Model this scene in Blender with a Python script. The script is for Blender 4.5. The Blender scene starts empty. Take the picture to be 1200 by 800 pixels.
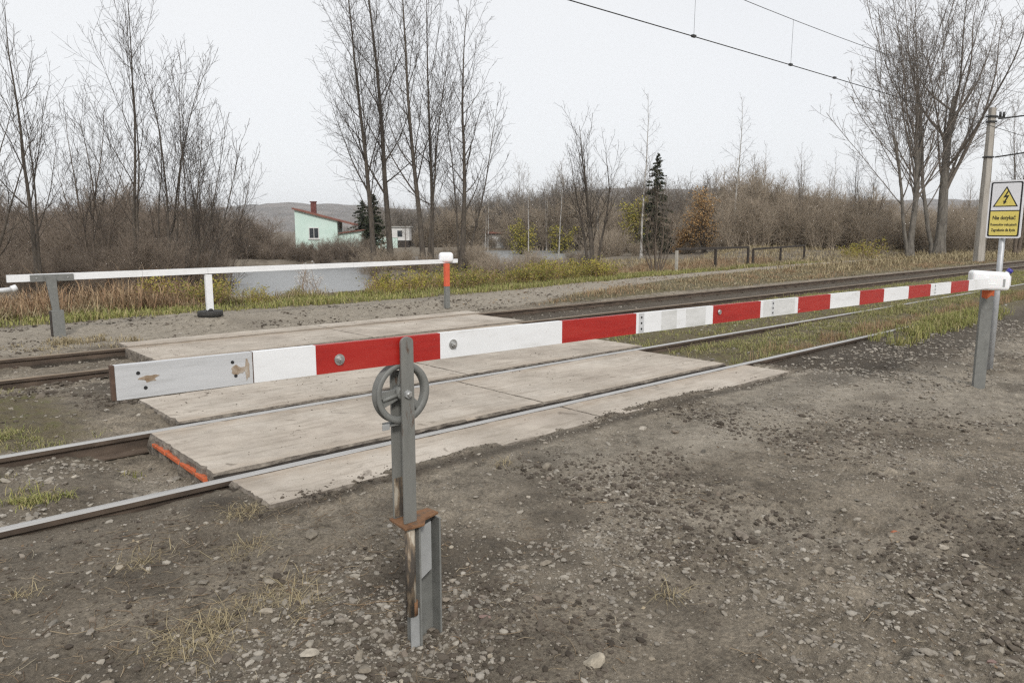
import bpy, bmesh, math, random
import numpy as np
from mathutils import Vector, Matrix

# ---------------------------------------------------------------- basics
sc = bpy.context.scene
C = sc.collection
PI = math.pi
RNG = np.random.default_rng(7)

# camera: X runs along the rails, Y across them (away from the camera), z=0 is the top of rails and slabs
HCAM, FPX, CX, CY, VX, VY = 1.54, 870.0, 600.0, 400.0, 1570.0, 270.0
PIT = math.atan((CY - VY) / FPX)
AZ = math.atan((VX - CX) / math.hypot(FPX, CY - VY))
FWD = (math.cos(AZ), math.sin(AZ))
RGT = (math.sin(AZ), -math.cos(AZ))


def place(px, depth):
    """plan position of a thing seen in column px of the 1200 px wide photograph, depth metres ahead"""
    r = (px - CX) / math.hypot(FPX, CY - VY)
    return (FWD[0] + r * RGT[0]) * depth, (FWD[1] + r * RGT[1]) * depth


def plan_to_view(x, y):
    d = x * FWD[0] + y * FWD[1]
    r = x * RGT[0] + y * RGT[1]
    return CX + r / np.maximum(d, 0.01) * math.hypot(FPX, CY - VY), d


# ---------------------------------------------------------------- noise
_tab = np.random.default_rng(3).random((256, 256))


def vnoise(x, y):
    xi = np.floor(x).astype(int); yi = np.floor(y).astype(int)
    fx = x - xi; fy = y - yi
    fx = fx * fx * (3 - 2 * fx); fy = fy * fy * (3 - 2 * fy)
    a = _tab[xi & 255, yi & 255]; b = _tab[(xi + 1) & 255, yi & 255]
    c = _tab[xi & 255, (yi + 1) & 255]; d = _tab[(xi + 1) & 255, (yi + 1) & 255]
    return (a * (1 - fx) + b * fx) * (1 - fy) + (c * (1 - fx) + d * fx) * fy


def fbm(x, y, s, o=3, off=0.0):
    v = 0; amp = 0.5; tot = 0
    for i in range(o):
        v = v + amp * vnoise(x / s + 17.3 * i + off, y / s - 9.1 * i + off * 1.7)
        tot += amp; amp *= 0.5; s *= 0.47
    return v / tot - 0.5


def ss(a, b, x):
    t = np.clip((x - a) / (b - a), 0, 1)
    return t * t * (3 - 2 * t)


# ---------------------------------------------------------------- layout constants
R1, R2, R3, R4 = 4.53, 6.04, 9.20, 10.70
SX0, SX1 = 1.65, 7.62          # slabs of the near track
FX0, FX1 = 2.72, 8.75          # slabs of the far track

POND_PX = [215, 240, 330, 430, 445, 550, 570, 690, 730]
POND_N = [33, 26, 25.5, 29, 41, 49, 46, 48, 70]
POND_F = [41, 49, 51, 56, 62, 88, 95, 96, 71]
WATER_Z = -1.0


def path_mid(x):
    return np.interp(x, [-40, 8, 11, 14, 20, 28, 38, 60, 90], [12.9, 12.8, 12.9, 13.7, 15.0, 16.2, 17.3, 18.8, 20])


def path_half(x):
    return np.interp(x, [-40, 8, 13, 20, 38, 90], [1.7, 1.6, 1.2, 1.0, 1.25, 1.4])


def H(x, y):
    x = np.asarray(x, float); y = np.asarray(y, float)
    px, dep = plan_to_view(x, y)
    rr = np.hypot(x, y)
    big = fbm(x, y, 2.3, 3) * 0.07
    rug = ss(-.22, .22, fbm(x, y, 1.1, 3, 12.0))
    fine = fbm(x, y, 0.42, 4, 5.0) * 0.045 + (fbm(x, y, 0.11, 3, 9.0) * 0.042 + np.abs(fbm(x, y, .05, 2, 2.0)) * .03) * (.22 + 1.5 * rug)
    nearw = 1 - ss(14, 40, rr)
    z = np.full_like(x, 0.0)
    # near side
    left = 1 - ss(0.9, 2.4, x)
    zn = -0.035 - 0.03 * left * ss(1.5, 3.4, y) + big * 0.6 - 0.03 * ss(7.6, 9, x) * (1 - ss(9, 13, x))
    # shallow swale along the rail on the left
    zn = zn + 0.022 * left * np.exp(-((y - 4.2) / 0.35) ** 2)
    edge = np.exp(-np.maximum(0, 3.93 - y) / .35) * ss(1.7, 2.6, x) * (1 - ss(7.8, 8.5, x)) * (y < 4.35)
    edge = edge * (1 - .8 * ss(6.0, 7.2, x))
    zn = zn * (1 - edge) + edge * (.003 + .014 * fbm(x, y, .25, 3, 6.))
    zn = zn + .045 * np.exp(-((x - 1.45) / .3) ** 2 - ((y - 4.05) / .3) ** 2)
    zb = np.interp(x, [-20, 1.5, 8, 11, 14, 30], [-0.055, -0.075, -0.11, -0.07, -0.02, 0.0])
    zb = zb - .11 * np.exp(-((x - 1.5) / .28) ** 2)
    zb = zb + 0.03 * np.exp(-((y - 5.3) / 0.4) ** 2) * (1 - np.exp(-((x - 1.4) / .5) ** 2))
    zn = np.where(x > 8, zn + 0.06 * ss(10.5, 13.3, x) * np.exp(-((y - 4.3) / 0.6) ** 2), zn)
    zm = np.interp(y, [6.0, 6.6, 7.4, 8.4, 9.1], [-0.10, -0.05, -0.025, -0.04, -0.11])
    zf = -0.125 + 0 * x
    zo = np.interp(y, [10.7, 11.2, 12.0, 14, 18, 21, 26], [-0.09, -0.04, -0.02, 0.0, -0.12, -0.45, -0.7])
    zo = zo + 0.11 * np.exp(-(((x - 4.6) / 0.9) ** 2 + ((y - 12.85) / 0.6) ** 2))
    zo = zo - 0.10 * np.exp(-(((x - 9.6) / 1.2) ** 2 + ((y - 12.5) / 0.7) ** 2))
    zo = zo + 0.05 * ss(12, 18, x) * np.exp(-((y - (path_mid(x) - 2.0)) / 1.1) ** 2)
    zo = zo + 1.0 * ss(28, 45, x) * ss(18, 28, y) * (1 - ss(60, 120, rr))
    z = np.where(y < R1, zn, z)
    w = ss(R1 - .06, R1 + .06, y); z = zn * (1 - w) + zb * w
    w = ss(R2 - .06, R2 + .06, y); z = z * (1 - w) + zm * w
    w = ss(R3 - .08, R3 + .08, y); z = z * (1 - w) + zf * w
    w = ss(R4 - .08, R4 + .08, y); z = z * (1 - w) + zo * w
    z = z + big * 0.5 * (y > R4) + fine * nearw * np.where((y > R3) & (y < R4), 0.5, 1.0)
    # pond bed and the flat land beyond
    far = ss(24, 40, dep) * ss(15, 22, y) * (1 - ss(800, 880, px))
    z = z * (1 - far) + far * (-0.55 + fbm(x, y, 9, 2) * 0.5)
    ins = np.minimum(dep - np.interp(px, POND_PX, POND_N), np.interp(px, POND_PX, POND_F) - dep)
    ins = np.where((px > 215) & (px < 730) & (dep > 5), ins, -10)
    w = ss(-2.5, 3.0, ins)
    z = z * (1 - w) + w * -1.9
    z = z * (1 - ss(150, 300, rr))
    # the ground is dug away below the concrete slabs
    for (x0, x1, y0, y1) in SLAB_BEDS:
        yl = y0
        if y0 < 4:      # soil creeps over the front edge of the outermost slabs
            yl = y0 + .02 + .40 * np.clip(fbm(x, y * 0, .9, 4, 3.3) + .02, 0, 1) * (1 - ss(5.6, 6.8, x)) * ss(1.6, 2.2, x)
        d = np.minimum(np.minimum(x - x0, x1 - x), np.minimum(y - yl, y1 - y))
        w = ss(0.0, 0.05, d - 0.015)
        z = z * (1 - w) + w * np.minimum(z, -0.2)
    for (x0, x1, y0, y1) in GROOVES:
        d = np.minimum(np.minimum(x - x0, x1 - x), np.minimum(y - y0, y1 - y))
        w = ss(0.0, 0.04, d)
        z = z * (1 - w) + w * np.minimum(z, -0.13)
    return z


SLAB_BEDS = [(SX0, SX1, R1 + .135, R2 - .055), (SX0 + .05, SX1 + .10, 3.93, R1 - .05), (1.97, 7.95, R2 + .12, 7.27),
             (FX0, FX1, R3 + .1, R4 - .1), (FX0 + .1, FX1 + .2, R4 + .05, 11.2), (FX0 + .2, FX1 - .3, 8.62, R3 - .05)]
GROOVES = [(SX0 + .04, SX1 - .04, R1 - .10, R1 + .20), (SX0 + .3, SX1 - .04, R2 - .11, R2 + .19), (FX0 + .1, FX1 - .05, R3 - .1, R3 + .16), (FX0 + .1, FX1 - .05, R4 - .12, R4 + .12)]


def hz(x, y):
    return float(H(np.array([x]), np.array([y]))[0])


# ---------------------------------------------------------------- materials
def new_mat(name):
    m = bpy.data.materials.new(name)
    m.use_nodes = True
    nt = m.node_tree
    return m, nt, nt.nodes['Principled BSDF']


def ramp(nt, fac, stops):
    n = nt.nodes.new('ShaderNodeValToRGB')
    cr = n.color_ramp
    while len(cr.elements) < len(stops):
        cr.elements.new(0.5)
    for e, (p, c) in zip(cr.elements, stops):
        e.position = p; e.color = (c[0], c[1], c[2], 1)
    nt.links.new(fac, n.inputs[0])
    return n.outputs[0]


def noise(nt, scale, detail=5, rough=0.6, vec=None, dist=0.0):
    n = nt.nodes.new('ShaderNodeTexNoise')
    n.inputs['Scale'].default_value = scale
    n.inputs['Detail'].default_value = detail
    n.inputs['Roughness'].default_value = rough
    n.inputs['Distortion'].default_value = dist
    if vec is None:
        g = nt.nodes.new('ShaderNodeNewGeometry'); vec = g.outputs['Position']
    nt.links.new(vec, n.inputs['Vector'])
    return n.outputs['Fac']


def objvec(nt, scale=(1, 1, 1)):
    t = nt.nodes.new('ShaderNodeTexCoord')
    m = nt.nodes.new('ShaderNodeMapping')
    m.inputs['Scale'].default_value = scale
    nt.links.new(t.outputs['Object'], m.inputs['Vector'])
    return m.outputs[0]


def mix(nt, fac, a, b, mode='MIX'):
    n = nt.nodes.new('ShaderNodeMix'); n.data_type = 'RGBA'; n.blend_type = mode
    for s, v in ((n.inputs[0], fac), (n.inputs[6], a), (n.inputs[7], b)):
        if hasattr(v, 'is_linked'):
            nt.links.new(v, s)
        elif isinstance(v, (int, float)):
            s.default_value = v
        else:
            s.default_value = (v[0], v[1], v[2], 1)
    return n.outputs[2]


def bump(nt, bsdf, h, strength=0.4, dist=0.01):
    b = nt.nodes.new('ShaderNodeBump')
    b.inputs['Strength'].default_value = strength
    b.inputs['Distance'].default_value = dist
    nt.links.new(h, b.inputs['Height'])
    nt.links.new(b.outputs[0], bsdf.inputs['Normal'])


def simple(name, stops, scale=8, rough=0.7, metal=0.0, bstr=0.15, bdist=0.004, detail=6, vscale=(1, 1, 1), spec=None, dist=0.0):
    """colour ramp over object-space noise"""
    m, nt, b = new_mat(name)
    f = noise(nt, scale, detail, 0.62, objvec(nt, vscale), dist)
    nt.links.new(ramp(nt, f, stops), b.inputs['Base Color'])
    b.inputs['Roughness'].default_value = rough
    b.inputs['Metallic'].default_value = metal
    if spec is not None:
        b.inputs['Specular IOR Level'].default_value = spec
    if bstr:
        bump(nt, b, f, bstr, bdist)
    return m


def island(name, stops, rough=0.8, trans=0.0):
    """a colour of its own for every blade, leaf or stone of a mesh"""
    m, nt, b = new_mat(name)
    g = nt.nodes.new('ShaderNodeNewGeometry')
    nt.links.new(ramp(nt, g.outputs['Random Per Island'], stops), b.inputs['Base Color'])
    b.inputs['Roughness'].default_value = rough
    b.inputs['Specular IOR Level'].default_value = 0.2
    return m


def even(cols):
    n = len(cols)
    return [(i / (n - 1), c) for i, c in enumerate(cols)]


M = {}
M['bark_dark'] = simple('bark_dark', [(0.3, (.045, .036, .028)), (0.7, (.12, .10, .078))], 14, .9, vscale=(1, 1, .25))
M['bark_brown'] = simple('bark_brown', [(0.3, (.075, .057, .042)), (0.7, (.16, .125, .095))], 10, .9)
M['bark_pale'] = simple('bark_pale', [(0.3, (.07, .061, .051)), (0.7, (.20, .18, .152))], 7, .9, vscale=(1, 1, .3))
M['twig_pale'] = simple('twig_pale', [(0.3, (.11, .09, .075)), (0.7, (.21, .18, .15))], 4, .9, bstr=0)
M['twig_dark'] = simple('twig_dark', [(0.3, (.045, .036, .029)), (0.7, (.095, .076, .059))], 4, .9, bstr=0)
M['thicket'] = simple('thicket', [(0.3, (.25, .20, .148)), (0.7, (.43, .36, .275))], 1.2, .95, bstr=0)
M['thicket_dark'] = simple('thicket_dark', [(0.3, (.15, .118, .09)), (0.7, (.275, .22, .17))], 1.2, .95, bstr=0)
M['thicket_grey'] = simple('thicket_grey', [(0.3, (.15, .128, .105)), (0.7, (.30, .265, .225))], 1.2, .95, bstr=0)
M['birch'] = simple('birch', [(0.35, (.07, .06, .055)), (0.47, (.36, .34, .31)), (0.8, (.50, .48, .44))], 3, .8, vscale=(1, 1, 1.2), bstr=0)
M['needles'] = island('needles', even([(.02, .027, .015), (.04, .048, .026), (.065, .068, .04)]))
M['leaf_orange'] = island('leaf_orange', even([(.36, .20, .08), (.45, .27, .11), (.40, .28, .14), (.26, .17, .10)]))
M['leaf_yellow'] = island('leaf_yellow', even([(.36, .30, .05), (.25, .26, .05), (.42, .33, .08), (.20, .19, .05)]))
M['leaf_green'] = island('leaf_green', even([(.09, .115, .03), (.17, .18, .045), (.30, .27, .06), (.14, .12, .045), (.40, .32, .07)]))
M['grass_green'] = island('grass_green', even([(.16, .19, .055), (.24, .245, .075), (.30, .28, .10), (.38, .31, .165), (.19, .205, .065), (.27, .27, .085)]))
M['grass_mixed'] = island('grass_mixed', even([(.16, .185, .055), (.28, .26, .11), (.36, .31, .16), (.20, .19, .075), (.19, .215, .065), (.27, .215, .10)]))
M['grass_dry'] = island('grass_dry', even([(.30, .25, .15), (.42, .35, .21), (.24, .19, .11), (.17, .13, .08)]))
M['weeds'] = island('weeds', even([(.24, .15, .09), (.33, .22, .13), (.17, .12, .075), (.42, .31, .19), (.29, .175, .10)]))
M['fallen'] = island('fallen', even([(.16, .11, .07), (.30, .24, .16), (.10, .07, .05), (.22, .15, .09), (.38, .33, .24)]))
M['soil'] = island('soil', even([(.05, .041, .032), (.085, .07, .055), (.12, .10, .08), (.065, .053, .042), (.155, .132, .105)]), .95)
STONES = even([(.11, .10, .085), (.21, .185, .15), (.30, .265, .215), (.15, .13, .105), (.46, .42, .355), (.22, .18, .14), (.27, .245, .21), (.17, .135, .105), (.38, .34, .275), (.13, .115, .095), (.50, .46, .40), (.28, .24, .185)])
m, nt, b = new_mat('gravel'); M['gravel'] = m
g = nt.nodes.new('ShaderNodeNewGeometry')
nt.links.new(mix(nt, .5, ramp(nt, g.outputs['Random Per Island'], STONES), ramp(nt, noise(nt, 60), [(.3, (.14, .125, .105)), (.75, (.30, .27, .22))])), b.inputs['Base Color'])
b.inputs['Roughness'].default_value = .85
m, nt, b = new_mat('stone'); M['stone'] = m
oi = nt.nodes.new('ShaderNodeObjectInfo')
f = noise(nt, 45, 6, .65)
nt.links.new(mix(nt, 1.0, ramp(nt, oi.outputs['Random'], STONES), ramp(nt, f, [(.25, (.55, .53, .5)), (.7, (1.1, 1.08, 1.04))]), 'MULTIPLY'), b.inputs['Base Color'])
b.inputs['Roughness'].default_value = .85
bump(nt, b, f, .5, .004)
M['stone_pink'] = simple('stone_pink', [(.3, (.16, .10, .085)), (.7, (.30, .21, .18))], 40, .85, bstr=.5)
M['brick_chip'] = simple('brick_chip', [(.3, (.28, .09, .04)), (.7, (.42, .16, .08))], 40, .85, bstr=.5)

# ground
m, nt, b = new_mat('dirt'); M['dirt'] = m
va = nt.nodes.new('ShaderNodeVertexColor'); va.layer_name = 'zone'
sep = nt.nodes.new('ShaderNodeSeparateColor'); nt.links.new(va.outputs[0], sep.inputs[0])
n1 = noise(nt, 1.3, 8, .65); n2 = noise(nt, 9, 8, .7); n3 = noise(nt, 55, 6, .7); n4 = noise(nt, 170, 4, .7)
base = ramp(nt, n1, [(.3, (.125, .104, .079)), (.5, (.222, .191, .149)), (.72, (.335, .292, .232))])
base = mix(nt, .75, base, ramp(nt, n2, [(.3, (.26, .25, .24)), (.46, (.95, .94, .92)), (.68, (1.45, 1.43, 1.4))]), 'MULTIPLY')
base = mix(nt, .9, base, ramp(nt, n3, [(.3, (.42, .40, .38)), (.52, (1, 1, 1)), (.72, (1.55, 1.52, 1.48))]), 'MULTIPLY')
pale = ramp(nt, n2, [(.3, (.265, .232, .185)), (.7, (.42, .374, .305))])
pale = mix(nt, .6, pale, ramp(nt, n3, [(.3, (.6, .6, .6)), (.7, (1.25, 1.24, 1.22))]), 'MULTIPLY')
dark = ramp(nt, n2, [(.3, (.022, .018, .013)), (.7, (.10, .08, .06))])
grs = ramp(nt, n2, [(.3, (.07, .058, .035)), (.5, (.14, .115, .065)), (.7, (.13, .13, .055))])
def zmix(ch, a, bb, lo, hi):
    ad = nt.nodes.new('ShaderNodeMath'); ad.operation = 'ADD'
    sub = nt.nodes.new('ShaderNodeMath'); sub.operation = 'MULTIPLY_ADD'
    nt.links.new(n2, sub.inputs[0]); sub.inputs[1].default_value = .9; sub.inputs[2].default_value = -.45
    nt.links.new(sub.outputs[0], ad.inputs[0]); nt.links.new(sep.outputs[ch], ad.inputs[1])
    mr = nt.nodes.new('ShaderNodeMapRange'); mr.inputs[1].default_value = lo; mr.inputs[2].default_value = hi
    nt.links.new(ad.outputs[0], mr.inputs[0])
    return mix(nt, mr.outputs[0], a, bb)
col = zmix(1, base, pale, .25, .95)
col = zmix(2, col, dark, .25, .95)
col = zmix(0, col, grs, .3, .8)
# pale grit
spk = ramp(nt, n4, [(.60, (0, 0, 0)), (.69, (1, 1, 1))])
col = mix(nt, spk, col, (.34, .31, .26))
nt.links.new(col, b.inputs['Base Color'])
b.inputs['Roughness'].default_value = .92
b.inputs['Specular IOR Level'].default_value = .25
ad = nt.nodes.new('ShaderNodeMath'); ad.operation = 'MULTIPLY_ADD'
nt.links.new(n4, ad.inputs[0]); ad.inputs[1].default_value = .35; nt.links.new(n3, ad.inputs[2])
bump(nt, b, ad.outputs[0], 1.0, .022)

M['hill'] = simple('hill_wood', [(.35, (.13, .12, .11)), (.65, (.23, .205, .185))], .02, 1.0, bstr=0)
m, nt, b = new_mat('pond_water'); M['water'] = m
b.inputs['Base Color'].default_value = (.24, .245, .24, 1)
b.inputs['Roughness'].default_value = .36
b.inputs['IOR'].default_value = 1.33
bump(nt, b, noise(nt, 2.2, 4, .6), .35, .12)

# concrete
m, nt, b = new_mat('concrete'); M['concrete'] = m
n1 = noise(nt, 1.1, 7, .65); n2 = noise(nt, 7, 8, .7, None, .5); n3 = noise(nt, 90, 5, .7)
g = nt.nodes.new('ShaderNodeNewGeometry')
mp = nt.nodes.new('ShaderNodeMapping'); mp.inputs['Scale'].default_value = (1.2, 9, 1); nt.links.new(g.outputs['Position'], mp.inputs[0])
n5 = noise(nt, 1.5, 6, .7, mp.outputs[0])
c = ramp(nt, n1, [(.3, (.34, .29, .238)), (.5, (.455, .40, .333)), (.72, (.53, .48, .413))])
c = mix(nt, .6, c, ramp(nt, n2, [(.28, (.55, .53, .5)), (.45, (1, 1, 1)), (.7, (1.12, 1.12, 1.12))]), 'MULTIPLY')
c = mix(nt, .45, c, ramp(nt, n5, [(.36, (.45, .42, .38)), (.5, (1, 1, 1))]), 'MULTIPLY')
c = mix(nt, .5, c, ramp(nt, n3, [(.33, (.6, .6, .6)), (.5, (1, 1, 1))]), 'MULTIPLY')
# rust and grime along the rails
sy = nt.nodes.new('ShaderNodeSeparateXYZ'); nt.links.new(g.outputs['Position'], sy.inputs[0])
near_rail = None
for yr in (R1, R2, R3, R4):
    a_ = nt.nodes.new('ShaderNodeMath'); a_.operation = 'SUBTRACT'; nt.links.new(sy.outputs[1], a_.inputs[0]); a_.inputs[1].default_value = yr
    b_ = nt.nodes.new('ShaderNodeMath'); b_.operation = 'ABSOLUTE'; nt.links.new(a_.outputs[0], b_.inputs[0])
    if near_rail is None: near_rail = b_
    else:
        c_ = nt.nodes.new('ShaderNodeMath'); c_.operation = 'MINIMUM'; nt.links.new(near_rail.outputs[0], c_.inputs[0]); nt.links.new(b_.outputs[0], c_.inputs[1]); near_rail = c_
mr_ = nt.nodes.new('ShaderNodeMapRange'); mr_.inputs[1].default_value = .30; mr_.inputs[2].default_value = .04
nt.links.new(near_rail.outputs[0], mr_.inputs[0])
mm_ = nt.nodes.new('ShaderNodeMath'); mm_.operation = 'MULTIPLY'; nt.links.new(mr_.outputs[0], mm_.inputs[0]); nt.links.new(ramp(nt, n2, [(.35, (0, 0, 0)), (.65, (.8, .8, .8))]), mm_.inputs[1])
c = mix(nt, mm_.outputs[0], c, (.26, .185, .115))
n7 = noise(nt, .8, 8, .72)
c = mix(nt, ramp(nt, n7, [(.47, (0, 0, 0)), (.68, (.7, .7, .7))]), c, (.235, .20, .16))
# mud carried over by wheels
for xr in (3.55, 5.35):
    a_ = nt.nodes.new('ShaderNodeMath'); a_.operation = 'SUBTRACT'; nt.links.new(sy.outputs[0], a_.inputs[0]); a_.inputs[1].default_value = xr
    b_ = nt.nodes.new('ShaderNodeMath'); b_.operation = 'ABSOLUTE'; nt.links.new(a_.outputs[0], b_.inputs[0])
    mr2 = nt.nodes.new('ShaderNodeMapRange'); mr2.inputs[1].default_value = .42; mr2.inputs[2].default_value = .08
    nt.links.new(b_.outputs[0], mr2.inputs[0])
    m2_ = nt.nodes.new('ShaderNodeMath'); m2_.operation = 'MULTIPLY'; nt.links.new(mr2.outputs[0], m2_.inputs[0]); nt.links.new(ramp(nt, n2, [(.38, (0, 0, 0)), (.66, (.55, .55, .55))]), m2_.inputs[1])
    c = mix(nt, m2_.outputs[0], c, (.22, .19, .15))
# few dark scuffs
n6 = noise(nt, 4.2, 3, .5, None, 1.5)
c = mix(nt, ramp(nt, n6, [(.66, (0, 0, 0)), (.73, (.75, .75, .75))]), c, (.16, .13, .10))
nt.links.new(c, b.inputs['Base Color']); b.inputs['Roughness'].default_value = .88
bump(nt, b, n3, .35, .004)
M['concrete_edge'] = simple('concrete_edge', [(.3, (.075, .062, .05)), (.5, (.17, .145, .118)), (.7, (.28, .245, .20))], 14, .95, bstr=1, bdist=.03)
M['grimy_shaded_edge'] = simple('grimy_shaded_edge', [(.3, (.022, .018, .015)), (.7, (.075, .062, .05))], 9, .9, bstr=.6, bdist=.01)  # grime, with the shade inside the rail gaps also put into the colour
M['orange_paint'] = simple('orange_paint', [(.36, (.20, .10, .06)), (.44, (.48, .10, .03)), (.7, (.56, .14, .05))], 20, .7, bstr=.3)
M['orange_red'] = simple('orange_red', [(.3, (.55, .085, .04)), (.6, (.66, .12, .055))], 9, .6, bstr=.1)

# metals and paints
m, nt, b = new_mat('rail_top'); M['rail_top'] = m
f = noise(nt, 2.5, 6, .7, objvec(nt, (1, 60, 60)))
nt.links.new(ramp(nt, f, [(.3, (.40, .385, .36)), (.7, (.60, .585, .56))]), b.inputs['Base Color'])
b.inputs['Metallic'].default_value = .75; b.inputs['Roughness'].default_value = .38
M['rail_rust'] = simple('rail_rust', [(.3, (.045, .033, .025)), (.5, (.085, .062, .045)), (.7, (.13, .095, .07))], 12, .9, vscale=(.3, 1, 1), bstr=.3)
M['rail_rusttop'] = simple('rail_rusttop', [(.3, (.13, .095, .065)), (.7, (.30, .235, .165))], 6, .55, .3, vscale=(.3, 6, 6), bstr=.1)
M['grey_paint'] = simple('grey_paint', [(.25, (.135, .135, .125)), (.5, (.175, .177, .165)), (.75, (.205, .205, .19))], 16, .55, bstr=.12)
m, nt, b = new_mat('grey_worn'); M['grey_worn'] = m
f = noise(nt, 11, 8, .7, objvec(nt, (1.6, 1.6, .5)))
f2 = noise(nt, 5, 6, .7, objvec(nt, (3, 3, .6)))
c = ramp(nt, f2, [(.3, (.14, .14, .128)), (.7, (.21, .208, .19))])
c = mix(nt, ramp(nt, f, [(.60, (0, 0, 0)), (.67, (1, 1, 1))]), c, (.09, .05, .03))
nt.links.new(c, b.inputs['Base Color']); b.inputs['Roughness'].default_value = .6
bump(nt, b, f, .2, .003)
M['grey_light'] = simple('grey_light', [(.25, (.27, .275, .27)), (.75, (.36, .365, .36))], 10, .5, bstr=.05)
M['galvanised'] = simple('galvanised', [(.3, (.36, .37, .38)), (.7, (.50, .51, .52))], 18, .5, .35, bstr=.05)
M['rust'] = simple('rust', [(.3, (.10, .05, .025)), (.5, (.20, .10, .045)), (.7, (.11, .075, .05))], 25, .9, bstr=.4)
M['peeling'] = simple('peeling', [(.42, (.06, .05, .04)), (.48, (.20, .15, .10)), (.53, (.42, .375, .30)), (.7, (.5, .46, .39))], 7, .8, vscale=(2.2, 2.2, .5), bstr=.3)
m, nt, b = new_mat('white_paint'); M['white_paint'] = m
f = noise(nt, 3.5, 7, .7, objvec(nt, (.8, 1, 3)))
c = ramp(nt, f, [(.25, (.58, .57, .54)), (.42, (.75, .755, .755)), (.8, (.84, .85, .855))])
c = mix(nt, ramp(nt, noise(nt, 6, 8, .78, objvec(nt, (.5, 1, 5))), [(.60, (0, 0, 0)), (.74, (.55, .55, .55))]), c, (.42, .39, .34))
c = mix(nt, ramp(nt, noise(nt, 30, 5, .7, objvec(nt, (1, 1, .35))), [(.68, (0, 0, 0)), (.73, (.6, .6, .6))]), c, (.30, .26, .21))
nt.links.new(c, b.inputs['Base Color'])
b.inputs['Roughness'].default_value = .5
M['worn_white'] = simple('worn_white', [(.3, (.55, .55, .53)), (.7, (.68, .68, .665))], 9, .6, vscale=(1, 1, 4), bstr=0)
m, nt, b = new_mat('red_film'); M['red_film'] = m
f = noise(nt, 5, 8, .7, objvec(nt, (.6, 1, 4)))
f2 = noise(nt, 1.6, 2, .5, objvec(nt, (1, 1, 1)))
c = ramp(nt, f, [(.25, (.27, .010, .008)), (.5, (.38, .018, .013)), (.75, (.42, .035, .024))])
c = mix(nt, ramp(nt, noise(nt, 7, 8, .78, objvec(nt, (.5, 1, 6))), [(.58, (0, 0, 0)), (.72, (.45, .45, .45))]), c, (.20, .05, .04))
c = mix(nt, ramp(nt, noise(nt, 14, 7, .75, objvec(nt, (.7, 1, 2.0))), [(.69, (0, 0, 0)), (.74, (.8, .8, .8))]), c, (.6, .52, .5))
nt.links.new(c, b.inputs['Base Color']); b.inputs['Roughness'].default_value = .42
m, nt, b = new_mat('aluminium'); M['aluminium'] = m
f = noise(nt, 4, 8, .7, objvec(nt, (.7, 1, 9)))
c = ramp(nt, f, [(.25, (.46, .46, .455)), (.5, (.60, .605, .61)), (.8, (.70, .705, .71))])
nt.links.new(c, b.inputs['Base Color']); b.inputs['Metallic'].default_value = .25; b.inputs['Roughness'].default_value = .5
M['glue'] = simple('glue_stain', [(.35, (.50, .47, .42)), (.5, (.36, .29, .22)), (.65, (.22, .15, .09))], 22, .8, bstr=.2)
M['brown_edge'] = simple('brown_edge', [(.3, (.05, .03, .02)), (.7, (.15, .09, .06))], 20, .8)
M['black'] = simple('black', [(.3, (.01, .01, .01)), (.7, (.025, .025, .025))], 10, .6, bstr=0)
M['zinc'] = simple('zinc', [(.3, (.42, .42, .41)), (.7, (.62, .62, .6))], 30, .35, .8, bstr=.05)
m, nt, b = new_mat('white_plastic'); M['white_plastic'] = m
nt.links.new(ramp(nt, noise(nt, 6, 4, .5, objvec(nt)), [(.3, (.80, .80, .80)), (.7, (.88, .885, .89))]), b.inputs['Base Color'])
b.inputs['Roughness'].default_value = .35; b.inputs['Subsurface Weight'].default_value = .05
M['blue_plastic'] = simple('blue_plastic', [(.3, (.035, .03, .22)), (.7, (.06, .05, .32))], 10, .4, bstr=0)
M['red_mark'] = simple('red_mark', [(.3, (.42, .03, .02)), (.7, (.6, .06, .03))], 10, .6)
M['rubber'] = simple('rubber', [(.3, (.018, .017, .016)), (.7, (.05, .047, .043))], 20, .85, bstr=.3)
M['sign_white'] = simple('sign_white', [(.3, (.70, .70, .72)), (.7, (.78, .78, .80))], 5, .45, bstr=0)
M['sign_yellow'] = simple('sign_yellow', [(.3, (.68, .56, .13)), (.7, (.75, .62, .17))], 5, .45, bstr=0)
M['sign_black'] = simple('sign_black', [(.3, (.012, .012, .012)), (.7, (.02, .02, .02))], 5, .5, bstr=0)
M['pole_concrete'] = simple('pole_concrete', [(.3, (.29, .265, .23)), (.7, (.45, .42, .375))], 3, .9, vscale=(2, 2, .4), bstr=.2)
M['wire'] = simple('wire', [(.3, (.03, .03, .032)), (.7, (.06, .058, .055))], 5, .6, .3, bstr=0)
M['mint'] = simple('mint_wall', [(.3, (.50, .645, .575)), (.7, (.60, .72, .66))], .8, .9, bstr=0)
M['roof_red'] = simple('roof_red', [(.3, (.15, .065, .05)), (.7, (.24, .105, .075))], 1.5, .85, bstr=0)
M['chimney'] = simple('chimney_brick', [(.3, (.10, .035, .03)), (.7, (.17, .06, .05))], 3, .9, bstr=0)
M['glass'] = simple('window_glass', [(.3, (.03, .035, .04)), (.7, (.06, .065, .07))], 1, .1, bstr=0)
M['white_wall'] = simple('white_wall', [(.3, (.55, .54, .52)), (.7, (.68, .67, .65))], .8, .9, bstr=0)
M['grey_wall'] = simple('grey_wall', [(.3, (.30, .29, .27)), (.7, (.40, .39, .365))], .8, .9, bstr=0)
M['dark_wood'] = simple('dark_wood', [(.3, (.028, .022, .018)), (.7, (.06, .048, .04))], 5, .9, vscale=(1, 1, 1))
M['pale_post'] = simple('pale_post', [(.3, (.30, .28, .24)), (.7, (.44, .41, .36))], 5, .9)


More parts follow.
